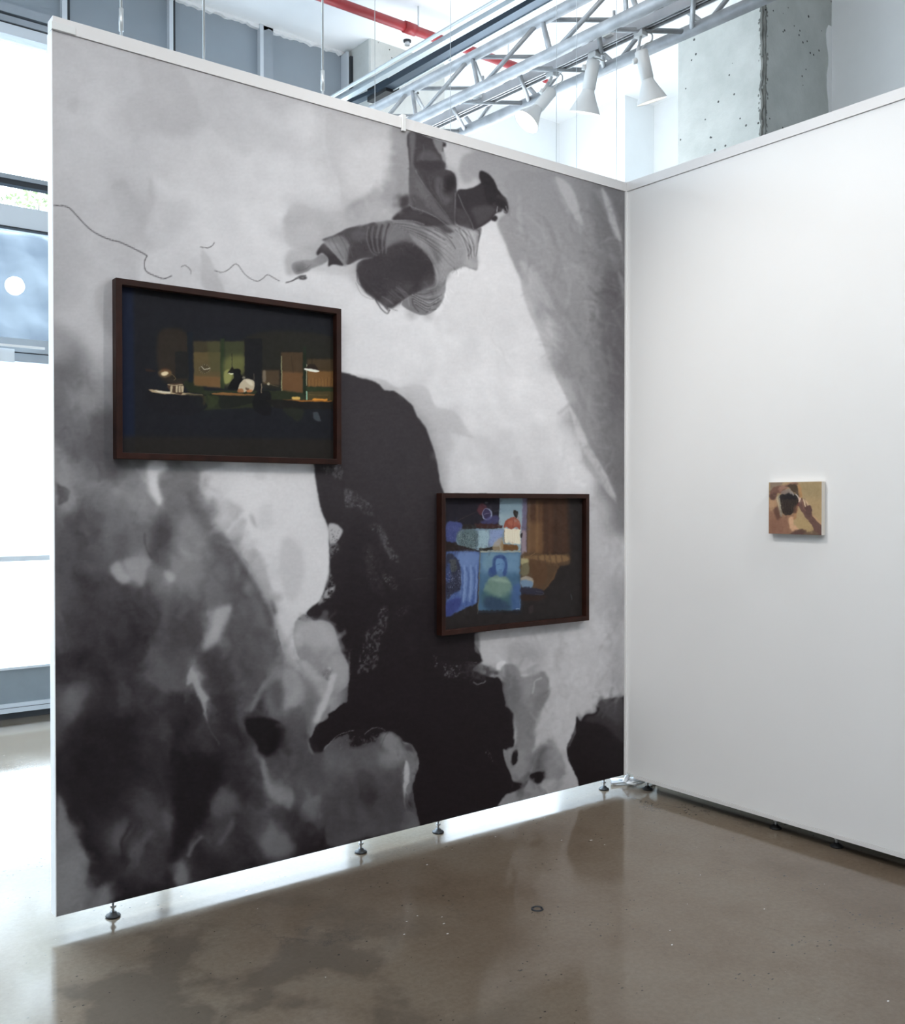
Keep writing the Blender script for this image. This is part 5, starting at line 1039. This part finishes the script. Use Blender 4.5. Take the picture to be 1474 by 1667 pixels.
def loc(p, x0, y0, z0, x1, y1, z1, bev=0):
    o = p.location; return B(x0-o.x, y0-o.y, z0-o.z, x1-o.x, y1-o.y, z1-o.z, bev=bev)
obj('panel', loc(mw, -Lw, .001, Z0, -.002, .048, Z1), M['edge'], mw)
mural = artwork('mural_print', (-Lw, -.001, Z0), (Lw-.002, 0, 0), (0, 0, H), 780, 820, paint_mural(), MG, print_mat('mural_vinyl', .62, .22), mw)
mural['label'] = 'black and white printed mural of smoke, ice and a falling figure'
CT = Z1+.048
for x0, x1 in ((-Lw, -1.405), (-1.385, -.001)): obj('cap_rail', loc(mw, x0, -.006, Z1+.001, x1, .054, CT, bev=.002), M['cap'], mw)
o = obj('cap_clip', loc(mw, -1.405, -.012, Z1-.01, -1.385, .06, CT+.012, bev=.002), M['lampwhite'], mw)
obj('cap_clip', loc(mw, -Lw-.004, -.010, Z1+.002, -Lw+.075, .03, Z1+.028, bev=.002), M['lampwhite'], mw)
obj('edge_strip', loc(mw, -Lw-.003, -.003, Z0, -Lw, .050, Z1), M['edge'], mw)
for x in (-2.628, -1.592, -1.187, -.128): leveling_foot(x, .028, mw, Z0)
RE = -2.45
rw = empty('display_wall', (.05, RE, 0), 'plain white freestanding wall with a small canvas hung on it', 'display wall')
obj('panel', loc(rw, .0, RE, Z0+.012, .085, -.001, Z1), M['panel'], rw)
obj('bottom_rail', loc(rw, -.004, RE, Z0-.006, .085, -.06, Z0+.0105), M['cap'], rw)
obj('cap_rail', loc(rw, -.006, RE, Z1+.001, .091, -.007, CT, bev=.002), M['cap'], rw)
obj('corner_bead', loc(rw, -.012, -.012, Z0, -.0005, -.0015, Z1), M['panel'], rw)
for y in (-.107, -.858, -1.156, -2.1): leveling_foot(.05, y, rw, Z0)

# ---------------------------------------------------------------- framed photographs and the canvas
def framed(name, x0, x1, z0, z1, C, gain, label, cat):
    r = empty(name, (x0, 0, z0), label, cat); w, d = .022, .042
    bm = bmesh.new(); X0, X1, A0, A1 = 0, x1-x0, 0, z1-z0
    out = [(X0,A0),(X1,A0),(X1,A1),(X0,A1)]; inn = [(X0+w,A0+w),(X1-w,A0+w),(X1-w,A1-w),(X0+w,A1-w)]
    y0, y1 = -d, -.004
    R = [[bm.verts.new((p[0], y, p[1])) for p in q] for q, y in ((out,y1),(out,y0),(inn,y0),(inn,y1))]
    for j in range(4):
        for k in range(4): bm.faces.new((R[j][k], R[j][(k+1)%4], R[(j+1)%4][(k+1)%4], R[(j+1)%4][k]))
    fr = obj('frame', bm, M['frame'], r)
    bv = fr.modifiers.new('bevel', 'BEVEL'); bv.width = .0015; bv.segments = 2
    obj('backing', B(w,-.012,w,X1-w,-.006,A1-w), M['back'], r)
    artwork('print', (x0+w, -.0125, z0+w), (x1-x0-2*w, 0, 0), (0, 0, z1-z0-2*w), 430, 300, C, gain, PM, r)
    obj('glazing', B(w,-.024,w,X1-w,-.022,A1-w), M['glaze'], r)
PM = print_mat('photo_paper', .6, .06, 0)
framed('framed_photograph', -2.6325, -1.7245, 1.623, 2.251, paint_office(), PG, 'dark framed photograph of a lamplit office, hung higher on the mural', 'framed picture')
framed('framed_photograph', -1.2185, -.3065, .8865, 1.5105, paint_bedroom(), PG, 'dark framed photograph of a bedroom with lamp and blue portrait', 'framed picture')
cv = empty('canvas_painting', (0, -1.13, 1.331), 'small unframed canvas of a bare back and dark hair being cut', 'painting')
obj('canvas', B(-.0295,0,0,-.004,.258,.227, bev=.001), mat('raw_canvas', (.66,.62,.56), .8), cv)
artwork('painted_front', (-.030, -.8725, 1.3315), (0, -.257, 0), (0, 0, .226), 200, 180, paint_haircut(), HG, print_mat('oil_paint', .45, .3), cv)

# ---------------------------------------------------------------- overhead: truss, track, lamps, channel, pipe, rods
DS = -.045
def tp(x, ym, z):      # point on a chord that passes (x, ym, z)
    return lambda y: Vector((x+DS*(y-ym), y, z))
chord = dict(A=tp(-.0085,1.2,4.2), B=tp(-.088,1.0,3.93), C=tp(.272,1.2,3.93), D=tp(.345,1.2,4.2))
tr = empty('lighting_truss', (0, 1, 3.93), 'scuffed aluminium box truss crossing above the display walls', 'truss'); O = tr.location
ya, yb = -3.2, 3.0
for k, c in chord.items(): obj('chord', T(c(ya)-O, c(yb)-O, .032, 24), M['alu'], tr, True)
def brace(p, q, r=.0135): obj('brace', T(p-O, q-O, r, 12), M['alu'], tr, True)
k = 0; y = yb-.1
while y > ya+.7:
    b0 = y-.0; 
    yB = 1.35+.6*round((y-1.35)/.6)
    brace(chord['B'](yB), chord['C'](yB+.3)); brace(chord['B'](yB-.02), chord['C'](yB-.28))
    yA = yB-.10
    brace(chord['A'](yA), chord['B'](yA-.16)); brace(chord['A'](yA+.02), chord['B'](yA+.42))
    brace(chord['D'](yA), chord['C'](yA-.28)); brace(chord['D'](yA+.02), chord['C'](yA+.30))
    brace(chord['A'](yA), chord['D'](yA+.3)); brace(chord['A'](yA), chord['D'](yA-.28))
    y -= .6
tk = empty('lighting_track', (.1, 1, 3.95), 'long grooved grey lighting track hung inside the truss', 'track'); O2 = tk.location
tc_ = tp(.118, .3, 3.955)
def barbox(p, q, w, h, dx=0, dz=0):
    bm = bmesh.new(); d = (q-p).normalized(); s = d.cross(Vector((0,0,1))).normalized(); u = Vector((0,0,1)); vs = []
    for e in (p, q):
        for a, b in ((-1,-1),(1,-1),(1,1),(-1,1)): vs.append(bm.verts.new(e+s*(a*w/2+dx)+u*(b*h/2+dz)))
    for f in ((0,1,2,3),(7,6,5,4),(0,4,5,1),(1,5,6,2),(2,6,7,3),(3,7,4,0)): bm.faces.new([vs[i] for i in f])
    return bm
p, q = tc_(ya)-O2, tc_(2.2)-O2
obj('track_body', barbox(p, q, .058, .03), M['track'], tk)
for dx in (-.030, .030): obj('track_flange', barbox(p, q, .008, .05, dx, -.004), M['track'], tk)
for dx in (-.015, .015): obj('track_slot', barbox(p, q, .013, .006, dx, -.017), M['trackdark'], tk)
obj('track_flange', barbox(p, q, .007, .044, 0, -.002), M['track'], tk)
for y in (1.25, .2, -.9):
    c = tc_(y)-O2; bm = bmesh.new(); box(bm, c.x-.06, c.y-.03, c.z+.0, c.x+.06, c.y+.03, c.z+.025, bev=.004); obj('track_bracket', bm, M['lampwhite'], tk)
    bm = bmesh.new(); tube(bm, c+Vector((0,0,.02)), c+Vector((0,0,.15)), .008); obj('track_bracket', bm, M['steel'], tk)

def spotlight(tail, mouth, base, depth, fwd, label, lit, power):
    # tail and mouth: where the back of the holder and the middle of the rim are seen; depth and fwd: how far off
    t = back(*tail, depth); m_ = back(*mouth, 1); rt = (t-Vector(CAMP)).length; m_ = Vector(CAMP)+(m_-Vector(CAMP)).normalized()*(rt-fwd); d = (m_-t).normalized(); L = (m_-t).length
    root = empty('track_spotlight', tc_(base), label, 'spotlight', 'spotlights on the truss track'); O = root.location
    a = t-O; k = L/.30
    bm = bmesh.new(); lathe(bm, a, d, [(0,0),(0,.034*k),(.006*k,.040*k),(.165*k,.040*k),(.168*k,.037*k),(.168*k,.030*k)], 40); obj('lamp_holder', bm, M['lampwhite'], root, True)
    bm = bmesh.new(); lathe(bm, a+d*.168*k, d, [(0,.037*k),(.010*k,.038*k),(.03*k,.046*k),(.06*k,.060*k),(.095*k,.078*k),(.130*k,.094*k),(.133*k,.095*k),(.131*k,.092*k),(.09*k,.074*k),(.03*k,.042*k),(.0,.032*k)], 48); sh = obj('lamp_shade', bm, M['lampwhite'], root, True)
    bm = bmesh.new(); lathe(bm, a+d*(.168+.075)*k, d, [(-.03*k,.05*k),(.0,.064*k),(.016*k,.068*k),(.022*k,.05*k),(.026*k,0)], 40); obj('bulb', bm, M['lampclear'], sh, True)
    # yoke: stem from the track, arm to the side of the holder, pivot knob
    side = d.cross(Vector(_f)).normalized(); side = side if side.dot(Vector(_r)) < 0 else -side
    piv = a+d*.05*k+side*.046*k
    bm = bmesh.new(); box(bm, -.022,-.03,-.055,.022,.03,-.008, bev=.004); st = obj('track_adapter', bm, M['lampwhite'], root)
    bm = bmesh.new(); tube(bm, Vector((0,0,-.05)), Vector((piv.x*.35, piv.y*.35, piv.z*.45-.02)), .008); tube(bm, Vector((piv.x*.35, piv.y*.35, piv.z*.45-.02)), piv, .009); obj('yoke', bm, M['lampwhite'], root, True)
    obj('pivot_knob', T(piv-side*.008, piv+side*.014, .015, 20), M['lampwhite'], root, True)
    wire('cord', [(0,0,-.045), (.03,-.05,-.03), (.05,-.04,-.08), tuple(Vector((.02,0,0))+a*.7), tuple(a)], .004, M['lampwhite'], root)
    l = bpy.data.lights.new('lamp_glow', 'SPOT'); l.energy = power; l.color = (1,.93,.84); l.spot_size = math.radians(80); l.spot_blend = .6; l.shadow_soft_size = .04
    o = bpy.data.objects.new('lamp_glow', l); COL.objects.link(o); aim(o, O+a+d*.30*k, O+a+d*2*k); o.parent = root; o.matrix_parent_inverse = Matrix.Translation(-O)
spotlight((899,148), (857,199), .66, 5.55, .13, 'white cone spotlight tilted to the left, its lit mouth showing', 1, 8)
spotlight((967,97), (952,184), .34, 5.30, .03, 'white cone spotlight hanging between the other two on the track', 1, 8)
spotlight((1044,82), (1062,165), .02, 5.05, .03, 'white cone spotlight nearest the concrete column', 1, 8)

ch = empty('ceiling_channel', (.3, 2, 4.6), 'dark blue grey steel channel hanging beside the truss', 'channel'); O = ch.location
c0, c1 = Vector((.385,.60,4.6)), Vector((.33,2.80,4.6))
c2 = Vector((.27,3.24,4.6))
obj('channel_body', barbox(c0-O, c1-O, .075, .05), M['strut'], ch); obj('channel_flange', barbox(c0-O, c2-O, .05, .035, -.075, .01), M['strutlight'], ch); obj('channel_lip', barbox(c0-O, c1-O, .01, .065, .042, 0), M['strutlight'], ch)
obj('end_box', barbox(c1-O+Vector((.04,-.12,0)), c1-O+Vector((.04,.14,0)), .12, .10), M['black'], ch); obj('channel_stub', barbox(c1-O, c2-O, .06, .03), M['strut'], ch)
rr = wire('hanging_rail', [(.24,.6,4.62),(.19,1.24,4.62),(.13,3.2,4.62)], .014, M['rod']); tag(rr, 'thin pale rail running along the left of the dark channel', 'rail')
PE = 1.86
pp = empty('sprinkler_pipe', (0, 2.6, 5.03), 'red sprinkler pipe running under the white ceiling', 'pipe'); obj('pipe', T((-3,0,0),(PE,.0,0),.035,20), M['red'], pp, True)
obj('end_cap', T((PE,0,0),(PE+.05,0,0),.043,20), M['red'], pp, True)
for x in (.42,): obj('coupling', T((x,0,0),(x+.1,0,0),.043,20), M['red'], pp, True)
for i, x in enumerate((.55, 1.45)): obj('pipe_hanger', T((x,0,.03),(x,0,CZ-5.03),.006,8), M['rod'], pp)
for x, y, l in ((.797,3.1,'small dark ceiling fixing nearest the concrete pillar edge'), (1.226,3.1,'small dark ceiling fixing left of a close pair'), (1.40,3.1,'small dark ceiling fixing right of a close pair')):
    e = empty('ceiling_bolt', (x,y,CZ), l, 'bolt', 'fixings in the white ceiling'); obj('bolt_head', T((0,0,-.04),(0,0,0),.022,10), M['steel'], e); obj('washer', T((0,0,-.012),(0,0,0),.032,16), M['mulldark'], e)
rods = ((-2.586,'slim white hanger rod rising from the mural wall nearest its left end',1),(-2.277,'slim white hanger rod, second from the left end of the mural wall',0),(-1.769,'white hanger rod with turnbuckle rising in front of the steel header',1),(-1.517,'faint thin hanger wire in front of the concrete pillar',2),
        (-1.116,'thin hanger wire dropping behind the dark channel',2),(-.467,'thin hanger wire below the tilted left spotlight',2),(-.329,'thin hanger wire just right of the tilted spotlight',2),(-.042,'thin hanger wire above the corner of the two walls',2))
for x, l, kd in rods:
    e = empty('hanger_rod', (x,.028,CT), l, 'rod', 'hanger rods above the mural wall'); top = CZ-CT
    if kd == 2 and x > -1: top = .62 if x > -.1 else .55
    obj('rod', T((0,0,0),(0,0,CZ-CT),.0045 if kd < 2 else .0014,10), M['rod'], e, True)
    if kd == 1: obj('turnbuckle', T((0,0,.03),(0,0,.11),.008,12), M['rod'], e, True)
# ---------------------------------------------------------------- small things on the floor and shopfront
cb = empty('cable_bundle', (.05,.05,0), 'loose white cable coiled on the floor at the wall corner', 'cable')
rg = random.Random(2)
for k in range(4):
    pts = [(-.10+.02*k,.02+.02*k,.012)]+[(.03+.09*math.cos(a*1.05+k)+k*.012, -.05+.035*math.sin(a*1.05+k), .012+.012*(a%2)+.008*k) for a in range(6)]+[(.18,-.06-.02*k,.01)]
    wire('cable', [(p[0],p[1]-.02,p[2]) for p in pts], .0055, M['cable'], cb)
wire('plug', [(-.045,-.04,.02),(-.035,-.045,.04),(-.025,-.05,.055)], .012, M['cable'], cb)
ring = bmesh.new(); lathe(ring, (0,0,0), (0,0,1), [(0,.015),(.004,.017),(.004,.021),(0,.023)], 28)
tag(obj('anchor_ring', ring, M['mulldark'], loc=(-1.391,-.845,0)), 'small dark metal ring set into the brown concrete floor', 'anchor ring')
dc = empty('door_closer', (-2.35, FY-.09, 2.40), 'pale door closer on the shopfront rail at the left edge', 'door closer')
obj('closer_body', B(-.25,-.03,0,.235,.04,.09,bev=.005), M['mulllight'], dc); obj('closer_arm', B(.0,-.06,.10,.42,-.045,.115), M['lampwhite'], dc)
